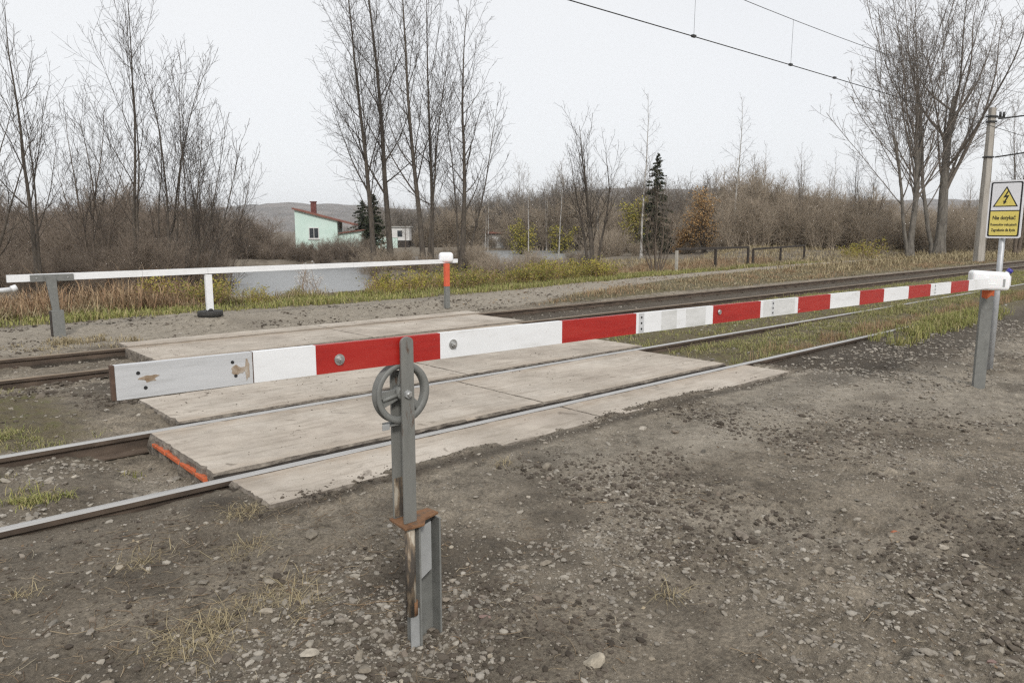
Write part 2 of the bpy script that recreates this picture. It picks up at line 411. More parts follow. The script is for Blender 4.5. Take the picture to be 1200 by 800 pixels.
# ---------------------------------------------------------------- mesh helpers
def mesh_np(name, V, Fq=None, Ft=None, smooth=False):
    """mesh from arrays of vertices, quads and triangles"""
    me = bpy.data.meshes.new(name)
    V = np.asarray(V, np.float32).reshape(-1, 3)
    Fq = np.zeros((0, 4), np.int32) if Fq is None else np.asarray(Fq, np.int32).reshape(-1, 4)
    Ft = np.zeros((0, 3), np.int32) if Ft is None else np.asarray(Ft, np.int32).reshape(-1, 3)
    me.vertices.add(len(V)); me.vertices.foreach_set('co', V.ravel())
    nl = Fq.size + Ft.size
    me.loops.add(nl); me.loops.foreach_set('vertex_index', np.concatenate([Fq.ravel(), Ft.ravel()]))
    me.polygons.add(len(Fq) + len(Ft))
    ls = np.concatenate([np.arange(len(Fq)) * 4, Fq.size + np.arange(len(Ft)) * 3]).astype(np.int32)
    me.polygons.foreach_set('loop_start', ls)
    me.polygons.foreach_set('use_smooth', np.full(len(ls), smooth))
    me.update(calc_edges=True)
    return me


def link(name, me, parent=None, mats=None, loc=None):
    o = bpy.data.objects.new(name, me)
    C.objects.link(o)
    if mats is not None and not me.materials:
        for mm in (mats if isinstance(mats, (list, tuple)) else [mats]):
            me.materials.append(M[mm] if isinstance(mm, str) else mm)
    if parent is not None:
        o.parent = parent
    if loc is not None:
        o.location = loc
    return o


def tag(o, label=None, cat=None, group=None, kind=None):
    if label: o['label'] = label
    if cat: o['category'] = cat
    if group: o['group'] = group
    if kind: o['kind'] = kind
    return o


def thing(name, label, cat, loc=(0, 0, 0), rotz=0.0, group=None):
    o = bpy.data.objects.new(name, None)
    C.objects.link(o)
    o.empty_display_size = .1
    o.location = loc; o.rotation_euler = (0, 0, rotz)
    return tag(o, label, cat, group)


def copy_tree(o, parent=None):
    c = o.copy(); C.objects.link(c)
    if parent is not None:
        c.parent = parent
        c.matrix_parent_inverse = o.matrix_parent_inverse.copy()
    for ch in list(o.children):
        copy_tree(ch, c)
    return c


class MB:
    """collects boxes, tubes and prisms into one mesh with several materials"""
    def __init__(self):
        self.bm = bmesh.new(); self.mats = []

    def mi(self, mat):
        if mat not in self.mats: self.mats.append(mat)
        return self.mats.index(mat)

    def _fin(self, geom, mat, mtx=None, smooth=False):
        vs = [v for v in geom if isinstance(v, bmesh.types.BMVert)]
        if mtx is not None:
            bmesh.ops.transform(self.bm, matrix=mtx, verts=vs)
        i = self.mi(mat)
        for f in set(f for v in vs for f in v.link_faces):
            f.material_index = i; f.smooth = smooth

    def box(self, x0, x1, y0, y1, z0, z1, mat, bev=0.0, mtx=None):
        t = bmesh.new()
        bmesh.ops.create_cube(t, size=1)
        for v in t.verts:
            v.co = Vector((x0 + (v.co.x + .5) * (x1 - x0), y0 + (v.co.y + .5) * (y1 - y0), z0 + (v.co.z + .5) * (z1 - z0)))
        if bev:
            bmesh.ops.bevel(t, geom=t.edges[:], offset=bev, segments=2, affect='EDGES', profile=.6)
        self.merge(t, mat, mtx)

    def merge(self, t, mat, mtx=None, smooth=False):
        i = self.mi(mat); mp = {}
        for v in t.verts:
            mp[v] = self.bm.verts.new(mtx @ v.co if mtx is not None else v.co)
        for f in t.faces:
            try:
                nf = self.bm.faces.new([mp[v] for v in f.verts])
            except ValueError:
                continue
            nf.material_index = i; nf.smooth = smooth or f.smooth
        t.free()

    def prism(self, pts, d0, d1, mat, axis='y', bev=0.0, mtx=None, smooth=False):
        """polygon in the plane across axis, pushed from d0 to d1"""
        t = bmesh.new()
        def P(a, c, d):
            return {'y': (a, d, c), 'x': (d, a, c), 'z': (a, c, d)}[axis]
        b0 = [t.verts.new(P(a, c, d0)) for a, c in pts]
        b1 = [t.verts.new(P(a, c, d1)) for a, c in pts]
        n = len(pts)
        t.faces.new(b0); t.faces.new(b1[::-1])
        for k in range(n):
            t.faces.new([b0[k], b1[k], b1[(k + 1) % n], b0[(k + 1) % n]])
        bmesh.ops.recalc_face_normals(t, faces=t.faces[:])
        if bev:
            es = [e for e in t.edges if len(e.link_faces) == 2 and e.calc_face_angle(0) > .6]
            bmesh.ops.bevel(t, geom=es, offset=bev, segments=2, affect='EDGES', profile=.6)
        self.merge(t, mat, mtx, smooth)

    def cyl(self, p0, p1, r0, r1, mat, n=16, caps=True, smooth=True):
        p0 = Vector(p0); p1 = Vector(p1)
        d = p1 - p0
        t = bmesh.new()
        bmesh.ops.create_cone(t, cap_ends=caps, segments=n, radius1=r0, radius2=r1, depth=d.length)
        for f in t.faces:
            f.smooth = smooth and len(f.verts) == 4
        mtx = Matrix.Translation((p0 + p1) / 2) @ d.to_track_quat('Z', 'Y').to_matrix().to_4x4()
        self.merge(t, mat, mtx)

    def build(self, name, parent=None, loc=None):
        me = bpy.data.meshes.new(name)
        bmesh.ops.recalc_face_normals(self.bm, faces=self.bm.faces[:])
        self.bm.to_mesh(me); self.bm.free()
        for mm in self.mats: me.materials.append(M[mm])
        return link(name, me, parent, None, loc)


def tubes(polys, sides_by_level):
    """polys: list of (level, [(x,y,z,r), ...]) -> vertex and quad arrays"""
    groups = {}
    for lv, pl in polys:
        groups.setdefault((len(pl), sides_by_level[min(lv, len(sides_by_level) - 1)]), []).append(pl)
    Vs, Fs, off = [], [], 0
    for (n, s), pls in groups.items():
        A = np.array(pls, np.float64)                      # M,n,4
        P = A[..., :3]; R = A[..., 3]
        T = np.empty_like(P)
        T[:, 1:-1] = P[:, 2:] - P[:, :-2] if n > 2 else T[:, 1:-1]
        T[:, 0] = P[:, 1] - P[:, 0]; T[:, -1] = P[:, -1] - P[:, -2]
        T /= np.maximum(np.linalg.norm(T, axis=-1, keepdims=True), 1e-9)
        ref = np.array([.83, .55, .05])
        U = np.cross(T, ref); U /= np.maximum(np.linalg.norm(U, axis=-1, keepdims=True), 1e-6)
        W = np.cross(T, U)
        a = np.arange(s) * 2 * PI / s
        ring = (U[:, :, None, :] * np.cos(a)[None, None, :, None] + W[:, :, None, :] * np.sin(a)[None, None, :, None])
        V = P[:, :, None, :] + ring * R[:, :, None, None]
        m = len(pls)
        idx = (np.arange(m)[:, None, None] * n + np.arange(n)[None, :, None]) * s + np.arange(s)[None, None, :]
        nx = np.roll(idx, -1, axis=2)
        F = np.stack([idx[:, :-1], nx[:, :-1], nx[:, 1:], idx[:, 1:]], axis=-1)
        Vs.append(V.reshape(-1, 3)); Fs.append(F.reshape(-1, 4) + off)
        off += m * n * s
    return np.concatenate(Vs), np.concatenate(Fs)


def cards(pos, size, rng, flat=0.0):
    """small diamond leaves at pos with random attitude"""
    n = len(pos)
    d = rng.normal(size=(n, 3)); d[:, 2] *= (1 - flat) * .8 + .05
    d /= np.linalg.norm(d, axis=1, keepdims=True)
    e = np.cross(d, rng.normal(size=(n, 3)) * np.array([1 - flat, 1 - flat, 1]) + np.array([0, 0, flat]))
    e /= np.maximum(np.linalg.norm(e, axis=1, keepdims=True), 1e-6)
    s = size[:, None]
    bend = np.cross(d, e) * s * .18
    V = np.stack([pos - d * s, pos + e * s * .55 + bend, pos + d * s, pos - e * s * .55 + bend], axis=1)
    F = np.arange(n * 4).reshape(n, 4)
    return V.reshape(-1, 3), F


def blades(pos, h, w, lean, rng, curve=.5, az=None):
    """grass blades: two base, two middle and one tip vertex each"""
    n = len(pos)
    a = rng.random(n) * 2 * PI if az is None else az
    side = np.stack([np.cos(a + PI / 2), np.sin(a + PI / 2), np.zeros(n)], 1)
    out = np.stack([np.cos(a), np.sin(a), np.zeros(n)], 1)
    up = np.array([0, 0, 1.0])
    ln = (lean * (0.4 + rng.random(n)))[:, None]
    hh = h[:, None]; ww = w[:, None]
    mid = pos + up * hh * .6 * np.maximum(.15, 1 - ln * .35) + out * hh * ln * .35
    tip = pos + up * hh * np.maximum(.08, 1 - ln * curve * 1.3) + out * hh * ln * .95
    V = np.stack([pos - side * ww, pos + side * ww, mid + side * ww * .7, mid - side * ww * .7, tip], 1)
    i = np.arange(n)[:, None] * 5
    return V.reshape(-1, 3), i + np.array([[0, 1, 2, 3]]), i + np.array([[3, 2, 4]])


def join_arrays(parts):
    Vs, Q, T, off = [], [], [], 0
    for V, q, t in parts:
        Vs.append(V)
        if q is not None: Q.append(q + off)
        if t is not None: T.append(t + off)
        off += len(V)
    return np.concatenate(Vs), (np.concatenate(Q) if Q else None), (np.concatenate(T) if T else None)


# ---------------------------------------------------------------- slabs and rails
def slab(x0, x1, y0, y1, seed, label, group, z=0.0, orange=False, seam=''):
    rng = random.Random(seed)
    th = .24
    # a chipped outline
    def edge(a, b, n, amp):
        out = []
        for k in range(n):
            t = k / n
            p = Vector(a).lerp(Vector(b), t)
            nrm = Vector((b[1] - a[1], a[0] - b[0])).normalized()
            j = -abs(rng.gauss(0, amp)) * (3.0 if rng.random() < .07 else 1)
            out.append((p.x + nrm.x * j, p.y + nrm.y * j))
        return out
    pts = edge((x0, y0), (x1, y0), 30, .0018) + edge((x1, y0), (x1, y1), 22, .0004 if seam == 'r' else .004) + edge((x1, y1), (x0, y1), 30, .0015) + edge((x0, y1), (x0, y0), 22, .0004 if seam == 'l' else .005)
    bm = bmesh.new()
    n = len(pts); c = Vector(((x0 + x1) / 2, (y0 + y1) / 2))
    rings = []
    for ins, zz, jit in ((.0, -th, .006), (.0, -.10, .012), (.0, -.02, .004), (.012, 0, .002)):
        ring = []
        for (px, py) in pts:
            d = Vector((px, py)) - c
            k = Vector((px - math.copysign(ins, d.x), py - math.copysign(ins, d.y)))
            ring.append(bm.verts.new((k.x + rng.gauss(0, jit) * (zz < 0), k.y + rng.gauss(0, jit) * (zz < 0), zz + rng.gauss(0, .0012 if zz == 0 else .004))))
        rings.append(ring)
    for a, b_ in zip(rings, rings[1:]):
        for k in range(n):
            f = bm.faces.new([a[k], a[(k + 1) % n], b_[(k + 1) % n], b_[k]]); f.material_index = 1
    f = bm.faces.new(rings[-1]); f.material_index = 0
    bmesh.ops.triangulate(bm, faces=[f])
    bmesh.ops.recalc_face_normals(bm, faces=bm.faces[:])
    for f in bm.faces:
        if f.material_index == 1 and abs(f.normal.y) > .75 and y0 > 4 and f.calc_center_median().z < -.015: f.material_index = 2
        if f.normal.z > .8 or all(abs(v.co.z) < .006 for v in f.verts): f.material_index = 0
    me = bpy.data.meshes.new('slab'); bm.to_mesh(me); bm.free()
    me.materials.append(M['concrete']); me.materials.append(M['concrete_edge']); me.materials.append(M['grimy_shaded_edge'])
    o = link('concrete_slab', me); o.location.z = z
    tag(o, label, 'concrete slab', group)
    if orange:
        s = MB()
        y = y1 - .14
        while y > y0 + .10:
            L = rng.uniform(.16, .4)
            yb = max(y - L, y0 + .07)
            tpz = -.050 + rng.uniform(-.006, .006)
            s.prism([(yb, tpz - .026), (y, tpz - .026 + .004), (y, tpz), (yb + .01, tpz + .003)], x0 - .021, x0 + .02, 'orange_paint', 'x', bev=.003)
            y = yb - rng.uniform(.008, .025)
        s.build('painted_stripe', o)
    return o


g = 'concrete slabs of the level crossing'
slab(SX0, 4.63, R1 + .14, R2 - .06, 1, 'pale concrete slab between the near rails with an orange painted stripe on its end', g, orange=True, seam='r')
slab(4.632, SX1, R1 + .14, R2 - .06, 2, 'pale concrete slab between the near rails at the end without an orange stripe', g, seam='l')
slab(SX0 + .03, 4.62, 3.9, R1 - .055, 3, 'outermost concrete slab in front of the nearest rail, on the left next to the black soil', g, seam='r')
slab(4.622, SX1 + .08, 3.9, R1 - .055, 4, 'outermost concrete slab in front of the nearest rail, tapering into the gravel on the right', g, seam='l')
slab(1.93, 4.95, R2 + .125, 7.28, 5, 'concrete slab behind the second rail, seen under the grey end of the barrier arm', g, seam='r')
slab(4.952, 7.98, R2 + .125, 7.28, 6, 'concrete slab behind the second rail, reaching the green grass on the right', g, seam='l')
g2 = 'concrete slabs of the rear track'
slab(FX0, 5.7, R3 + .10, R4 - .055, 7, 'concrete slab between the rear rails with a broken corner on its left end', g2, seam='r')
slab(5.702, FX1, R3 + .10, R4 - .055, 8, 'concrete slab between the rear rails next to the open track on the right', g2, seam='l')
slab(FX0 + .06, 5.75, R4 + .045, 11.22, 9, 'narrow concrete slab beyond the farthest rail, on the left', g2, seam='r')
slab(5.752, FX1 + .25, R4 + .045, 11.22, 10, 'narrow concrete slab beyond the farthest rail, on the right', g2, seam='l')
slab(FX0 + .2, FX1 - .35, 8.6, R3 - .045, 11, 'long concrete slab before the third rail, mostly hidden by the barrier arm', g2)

PROF = [(-.062, -.15), (.062, -.15), (.062, -.138), (.012, -.122), (.008, -.05), (.031, -.038), (.034, -.008), (.028, -.0015), (.0, 0.001), (-.028, -.0015), (-.034, -.008), (-.031, -.038), (-.008, -.05), (-.012, -.122), (-.062, -.138)]


def rail(Y, x0, x1, top, label, joints=(), chairs=None, dz=0.0):
    xs = np.concatenate([np.linspace(x0, 25, 60), np.linspace(25.5, x1, 40)]) if x1 > 26 else np.linspace(x0, x1, 60)
    n = len(PROF); V = []; F = []
    for x in xs:
        for (a, c) in PROF: V.append((x, Y + a + .0015 * math.sin(x * 2.1), c + dz))
    mi = []
    for k in range(len(xs) - 1):
        for j in range(n):
            F.append((k * n + j, k * n + (j + 1) % n, (k + 1) * n + (j + 1) % n, (k + 1) * n + j))
            mi.append(0 if j in (6, 7, 8, 9) else 1)
    me = mesh_np('rail', V, F)
    me.materials.append(M[top]); me.materials.append(M['rail_rust'])
    me.polygons.foreach_set('material_index', np.array(mi, np.int32))
    o = link('rail', me); tag(o, label, 'rail', 'rails of the two tracks')
    for x in joints:
        jb = MB(); jb.box(x - .3, x + .3, Y - .032, Y - .010, -.118 + dz, -.052 + dz, 'rail_rust', .004)
        for k in range(4):
            jb.cyl((x - .21 + .14 * k, Y - .033, -.085 + dz), (x - .21 + .14 * k, Y - .052, -.085 + dz), .013, .013, 'rail_rust', 6)
        jb.build('fishplate', o)
    if chairs:
        for x in chairs:
            cb = MB()
            cb.box(x - .08, x + .08, Y - .15, Y - .013, -.145 + dz, -.128 + dz, 'rail_rust', .003)
            cb.box(x - .03, x + .03, Y - .085, Y - .04, -.13 + dz, -.10 + dz, 'rail_rust', .004)
            cb.cyl((x, Y - .1, -.13 + dz), (x, Y - .1, -.085 + dz), .014, .014, 'rail_rust', 6)
            cb.build('rail_chair', o)
    return o


rail(R1, -9, 19, 'rail_top', 'nearest shiny rail, sinking into the soil and grass on the right', chairs=[-.9, -.3, .3, .9])
rail(R2, -9, 140, 'rail_top', 'second shiny rail from the front, at the far side of the orange striped slab')
rail(R3, -9, 180, 'rail_rusttop', 'third rail from the front, rusty, nearer rail of the rear track', chairs=[i * .6 - 1.5 for i in range(6)] + [9.0 + .6 * i for i in range(30)])
rail(R4, -9, 180, 'rail_rusttop', 'farthest rusty rail, at the rear of the back track', chairs=[i * .6 - 1.5 for i in range(6)] + [9.0 + .6 * i for i in range(30)])

# sleepers of the rear track where it is open
sb = MB(); sb.box(-.12, .12, R3 - .55, R4 + .55, -.3, -.135, 'dark_wood', .008)
sl0 = sb.build('sleeper'); tag(sl0, 'dark weathered sleeper sunk in the bed of the rear track', 'sleeper', 'sleepers of the rear track')
xs_s = [-1.5 + .6 * i for i in range(6)] + [9.0 + .6 * i for i in range(60)]
for k, x in enumerate(xs_s):
    o = sl0 if k == 0 else sl0.copy()
    if k: C.objects.link(o)
    o.location = (x, random.Random(k).uniform(-.05, .05), random.Random(k).uniform(-.012, .006))


# ---------------------------------------------------------------- ground sheet
def ground():
    r = [0.45]
    while r[-1] < 4200:
        r.append(r[-1] * (1.0055 if r[-1] < 9 else 1.008 if r[-1] < 16 else (1.011 if r[-1] < 60 else 1.035)))
    r = np.array(r)
    v0 = math.atan2(FWD[1], FWD[0])
    a_in = np.arange(-46, 46.01, .115)
    a_out = np.arange(49, 311.1, 3.5)
    a = np.radians(np.concatenate([a_in, a_out])) + v0
    A, Rr = np.meshgrid(a, r)
    x = Rr * np.cos(A); y = Rr * np.sin(A)
    z = H(x, y)
    nr, na = x.shape
    V = np.stack([x, y, z], -1).reshape(-1, 3)
    idx = np.arange(nr * na).reshape(nr, na)
    nx = np.roll(idx, -1, axis=1)
    F = np.stack([idx[:-1], idx[1:], nx[1:], nx[:-1]], -1).reshape(-1, 4)
    c = len(V)
    V = np.vstack([V, [[0, 0, hz(0, 0)]]])
    T = np.stack([np.full(na, c), idx[0], nx[0]], -1)
    me = mesh_np('ground', V, F, T, True)
    # zones: R grassy litter, G pale packed dirt, B dark soil
    X, Y = V[:, 0], V[:, 1]
    pm, ph = path_mid(X), path_half(X)
    onpath = 1 - ss(.75, 1.15, np.abs(Y - pm) / ph)
    rr = np.hypot(X, Y)
    grass = np.zeros_like(X)
    grass = np.maximum(grass, (Y > 11.3) * (1 - onpath) * np.where(Y < pm, ss(9.5, 13, X), ss(13.9, 14.6, Y + .5 * fbm(X, Y, 1.5)) + 0))
    grass = np.maximum(grass, ss(SX1 + .1, SX1 + .7, X) * ss(R1 + .02, R1 + .1, Y) * (1 - ss(R3 - .35, R3 - .1, Y)) * .9)
    grass = np.maximum(grass, (1 - ss(1.1, 1.8, X)) * ss(6.2, 6.6, Y) * (1 - ss(8.2, 8.8, Y)) * .75)
    grass = np.maximum(grass, ss(11, 15, X) * ss(3.7, 4.4, Y) * (1 - ss(R1, R1 + .1, Y)) * .7)
    grass = np.maximum(grass, ss(40, 60, rr))
    wood = ss(19, 22, Y)
    grass = np.clip(grass, 0, 1)
    pale = .85 * onpath * (Y > 11)
    pale = np.maximum(pale, .80 * ss(-.22, .2, fbm(X, Y, 2.0, 3, 3.0)) * ss(1.8, 4.0, X) * (Y < 3.9))
    pale = np.maximum(pale, .9 * np.exp(-((Y - (3.1 + .12 * fbm(X, Y, 1))) / .42) ** 2) * ss(3.0, 5.0, X) * (1 - ss(9, 11, X)))
    pale = np.maximum(pale, .8 * np.exp(-((X - 1.42) / .22) ** 2 - ((Y - 5.25) / .4) ** 2))
    dark = .55 * (1 - ss(.8, 2.6, X + .8 * fbm(X, Y, 1.2))) * (Y < R1) * (1 - .6 * np.exp(-((X - .9) ** 2 + (Y - 3.2) ** 2) / .3))
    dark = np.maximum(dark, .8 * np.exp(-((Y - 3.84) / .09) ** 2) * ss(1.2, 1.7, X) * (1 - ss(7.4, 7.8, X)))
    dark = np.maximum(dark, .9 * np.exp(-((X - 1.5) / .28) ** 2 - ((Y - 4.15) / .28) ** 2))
    dark = np.maximum(dark, .85 * ss(7.3, 8.4, X + .8 * fbm(X, Y, 1.0)) * ss(2.55, 3.5, Y + .7 * fbm(X, Y, .9)) * (Y < R1))
    dark = np.maximum(dark, .75 * (Y > 7.25) * (Y < 8.7) * ss(1.0, 2.0, X) * (1 - ss(7.6, 8.6, X)))
    dark = np.maximum(dark, .3 * ((Y > R1) & (Y < R2)) * (1 - ss(SX1, SX1 + .5, X)) * (1 - np.exp(-((X - 1.42) / .25) ** 2 - ((Y - 5.25) / .45) ** 2)))
    dark = np.maximum(dark, .8 * ((Y > R3 - .3) & (Y < R4 + .3)) * ss(FX1 - .2, FX1 + .4, X))
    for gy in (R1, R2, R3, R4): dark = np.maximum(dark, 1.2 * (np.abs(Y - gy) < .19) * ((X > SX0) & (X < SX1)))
    dark = np.maximum(dark, .35 * np.exp(-(((X - 6.6) / 1.4) ** 2 + ((Y - 2.3) / .22) ** 2)))
    dark = np.maximum(dark, 1.6 * wood)
    grass = grass * (1 - .8 * wood)
    dark = np.maximum(dark, .62 * ss(.03, .26, fbm(X, Y, .8, 3, 8.0)) * (Y < 3.8))
    dark = np.maximum(dark, .4 * ss(.0, .3, fbm(X, Y, 1.0, 3, 4.0)) * (Y > 11.3) * (Y < 14.6) * (X < 12))
    col = np.stack([grass, np.clip(pale, 0, 1) * (1 - grass), np.clip(dark, 0, 1.0 - .45 * wood) * (1 - .7 * grass), np.ones_like(X)], -1)
    at = me.color_attributes.new('zone', 'FLOAT_COLOR', 'POINT')
    at.data.foreach_set('color', col.astype(np.float32).ravel())
    o = link('ground', me, None, 'dirt')
    tag(o, 'bare brown dirt and verge around the level crossing', None, None, 'structure')


ground()

# pond
V = []; pxs = np.linspace(205, 740, 40)
for d_ in (POND_N, POND_F):
    for p in pxs:
        near = d_ is POND_N
        dd = np.interp(p, POND_PX, d_) + (-2.5 if near else 2.5)
        x, y = place(p, float(dd)); V.append((x, y, WATER_Z))
n = len(pxs)
me = mesh_np('pond', V, [(k, k + 1, n + k + 1, n + k) for k in range(n - 1)])
tag(link('pond_water', me, None, 'water'), 'still grey pond behind the barrier', None, None, 'structure')


# hills
def hills():
    a = np.radians(np.linspace(-70, 70, 281)) + math.atan2(FWD[1], FWD[0])
    rows = []
    for k, (r, sc_) in enumerate([(900, 0.0), (1050, .45), (1250, .85), (1450, 1.0), (1700, .9), (2200, .1)]):
        x = r * np.cos(a); y = r * np.sin(a)
        pxx, _ = plan_to_view(x, y)
        top = np.interp(pxx, [-400, 0, 200, 320, 380, 470, 600, 680, 740, 820, 900, 1000, 1200, 1600], [22, 24, 30, 42, 44, 34, 42, 62, 66, 62, 56, 44, 40, 36])
        top = top * 1.2 + 10 * fbm(x, y, 160, 3) + 7 * fbm(x, y, 25, 3)
        rows.append(np.stack([x, y, np.where(sc_ > 0, top * sc_, -4 + 0 * top)], -1))
    G = np.array(rows); nr, na = G.shape[:2]
    idx = np.arange(nr * na).reshape(nr, na)
    F = np.stack([idx[:-1, :-1], idx[1:, :-1], idx[1:, 1:], idx[:-1, 1:]], -1).reshape(-1, 4)
    tag(link('hills', mesh_np('hills', G.reshape(-1, 3), F, None, True), None, 'hill'), 'wooded hills fading in the haze', None, None, 'structure')


hills()

# ---------------------------------------------------------------- front barrier
def boom_box(mb, x0, x1, zc0, zc1, hh, y0, y1, mat):
    """piece of a beam whose height and level change slowly along x"""
    def zt(x, s):
        t = (x - .53) / 7.5
        return 1.122 - .0115 * (x - .53) + s * .049
    t = bmesh.new()
    vs = [t.verts.new((x, y, zt(x, s))) for x in (x0, x1) for y in (y0, y1) for s in (-1, 1)]
    for q in ((0, 1, 3, 2), (4, 6, 7, 5), (0, 4, 5, 1), (2, 3, 7, 6), (1, 5, 7, 3), (0, 2, 6, 4)):
        t.faces.new([vs[i] for i in q])
    mb.merge(t, mat)


def bz(x):
    return 1.122 - .0115 * (x - .53)


BY = 2.25
t = thing('crossing_barrier', 'long red and white barrier arm crossing the foreground', 'barrier', (.53, BY, 0))
inv = Matrix.Translation((-.53, -BY, 0))
mb = MB()
st = [(.934, 1.146, 'w'), (1.146, 1.657, 'r'), (1.657, 2.317, 'w'), (2.317, 2.831, 'r'), (2.831, 3.491, 'w'), (3.491, 3.989, 'r'), (3.989, 4.442, 'w'),
      (4.442, 4.887, 'r'), (4.887, 5.345, 'w'), (5.345, 5.767, 'r'), (5.767, 6.244, 'w'), (6.244, 6.721, 'r'), (6.721, 7.206, 'w'), (7.206, 7.677, 'r'), (7.677, 9.0, 'w')]
for a, b_, c in st:
    boom_box(mb, a, b_, 0, 0, 0, BY - .02, BY + .002, 'white_paint' if c == 'w' else 'red_film')
bmesh.ops.transform(mb.bm, matrix=inv, verts=mb.bm.verts[:])
mb.build('beam', t)
mb = MB(); boom_box(mb, .541, .93, 0, 0, 0, BY - .021, BY + .001, 'aluminium')
for x, dz_ in ((.60, .022), (.617, -.022), (.868, .024), (.876, -.019)):
    mb.cyl((x, BY - .0205, bz(x) + dz_), (x, BY - .0225, bz(x) + dz_), .0052, .0052, 'black', 12)
# torn glue stains, thin smears on the metal
for cx_, cz_, w_, seed in ((.628, .004, .035, 1), (.885, -.002, .03, 2), (.912, .0, .012, 3)):
    rg = random.Random(seed); pts = []
    for k in range(14):
        an = k / 14 * 2 * PI; rad = rg.uniform(.45, 1.0)
        pts.append((cx_ + math.cos(an) * w_ * rad, bz(cx_) + cz_ + math.sin(an) * (.013 if seed < 2 else .02 if seed == 2 else .04) * rad))
    mb.prism(pts, BY - .0215 - .0003 * seed, BY - .0205, 'glue', 'y')
bmesh.ops.transform(mb.bm, matrix=inv, verts=mb.bm.verts[:])
o = mb.build('end_piece', t); o['label'] = 'bare grey metal end with four drilled holes'
mb = MB(); boom_box(mb, .531, .5405, 0, 0, 0, BY - .019, BY + .0, 'brown_edge')
boom_box(mb, .9301, .9339, 0, 0, 0, BY - .0195, BY + .0, 'brown_edge')
bmesh.ops.transform(mb.bm, matrix=inv, verts=mb.bm.verts[:])
mb.build('end_cap', t)
for x, dz_ in ((1.232, -.006), (1.717, .002)):
    mb = MB()
    mb.cyl((x, BY - .02, bz(x) + dz_), (x, BY - .0235, bz(x) + dz_), .019, .019, 'zinc', 24)
    mb.cyl((x, BY - .0235, bz(x) + dz_), (x, BY - .034, bz(x) + dz_), .0115, .0105, 'zinc', 6, smooth=False)
    mb.cyl((x, BY - .034, bz(x) + dz_), (x, BY - .040, bz(x) + dz_), .006, .0055, 'zinc', 12)
    bmesh.ops.transform(mb.bm, matrix=inv, verts=mb.bm.verts[:])
    mb.build('bolt', t)
for x in (3.55,):
    mb = MB()
    mb.cyl((x, BY - .02, bz(x) + .012), (x, BY - .028, bz(x) + .012), .016, .013, 'zinc', 16)
    bmesh.ops.transform(mb.bm, matrix=inv, verts=mb.bm.verts[:])
    mb.build('bolt', t)
# rivet plates on white pieces
for x, w_ in ((2.87, .04), (4.13, .03), (7.32 - .5, .01)):
    mb = MB()
    boom_box(mb, x - w_ / 2, x + w_ / 2, 0, 0, 0, BY - .0215, BY - .0195, 'aluminium')
    for s in (-.028, .0, .028):
        mb.cyl((x, BY - .021, bz(x) + s), (x, BY - .0235, bz(x) + s), .006, .005, 'black', 10)
    bmesh.ops.transform(mb.bm, matrix=inv, verts=mb.bm.verts[:])
    mb.build('joint_plate', t)
for a, b_ in ((3.03, 3.16), (3.24, 3.42), (4.02, 4.4)):
    mb = MB(); boom_box(mb, a, b_, 0, 0, 0, BY - .0208, BY - .0195, 'worn_white')
    bmesh.ops.transform(mb.bm, matrix=inv, verts=mb.bm.verts[:])
    mb.build('worn_patch', t)

# roller post
PX = 1.497
t = thing('roller_post', 'grey steel post with a spoked roller wheel holding the barrier arm', 'barrier post', (PX, BY, hz(1.53, 2.23)))
gz = t.location.z


def P_(m_):
    bmesh.ops.transform(m_.bm, matrix=Matrix.Translation((-PX, -BY, -gz)), verts=m_.bm.verts[:])
    return m_


def round_bar(w, z0, z1, lean=0.0):
    pts = [(-w / 2, z0), (w / 2, z0)]
    for k in range(13):
        a = k / 12 * PI
        pts.append((w / 2 * math.cos(a), z1 - w / 2 * .75 + w / 2 * .75 * math.sin(a)))
    return pts


mb = MB(); mb.prism([(PX - .002 + a, c) for a, c in round_bar(.054, .462, 1.162)], BY - .040, BY - .030, 'grey_worn', 'y', bev=.002)
P_(mb).build('front_bar', t)
mb = MB(); mb.prism([(PX - .003 + a, c) for a, c in round_bar(.05, .462, 1.03)], BY + .032, BY + .042, 'grey_worn', 'y', bev=.002)
mb.box(PX - .026, PX + .020, BY + .028, BY + .0322, .47, .62, 'peeling')
P_(mb).build('rear_bar', t)
# wheel: rim, hub and three spokes, axle along y
WZ, WR = .953, .113
mb = MB()
tb = bmesh.new(); NS = 64
sec = [(.096, -.017), (.113, -.019), (.1145, -.014), (.106, -.006), (.106, .006), (.1145, .014), (.113, .019), (.096, .017), (.0905, .010), (.0905, -.010)]
rings = []
for k in range(NS):
    a = 2 * PI * k / NS
    rings.append([tb.verts.new((PX - .006 + r * math.cos(a), BY + d, WZ + r * math.sin(a))) for r, d in sec])
for k in range(NS):
    A, B_ = rings[k], rings[(k + 1) % NS]
    for j in range(len(sec)):
        f = tb.faces.new([A[j], A[(j + 1) % len(sec)], B_[(j + 1) % len(sec)], B_[j]]); f.smooth = True
mb.merge(tb, 'grey_paint')
mb.cyl((PX - .006, BY - .024, WZ), (PX - .006, BY + .024, WZ), .026, .026, 'grey_paint', 24)
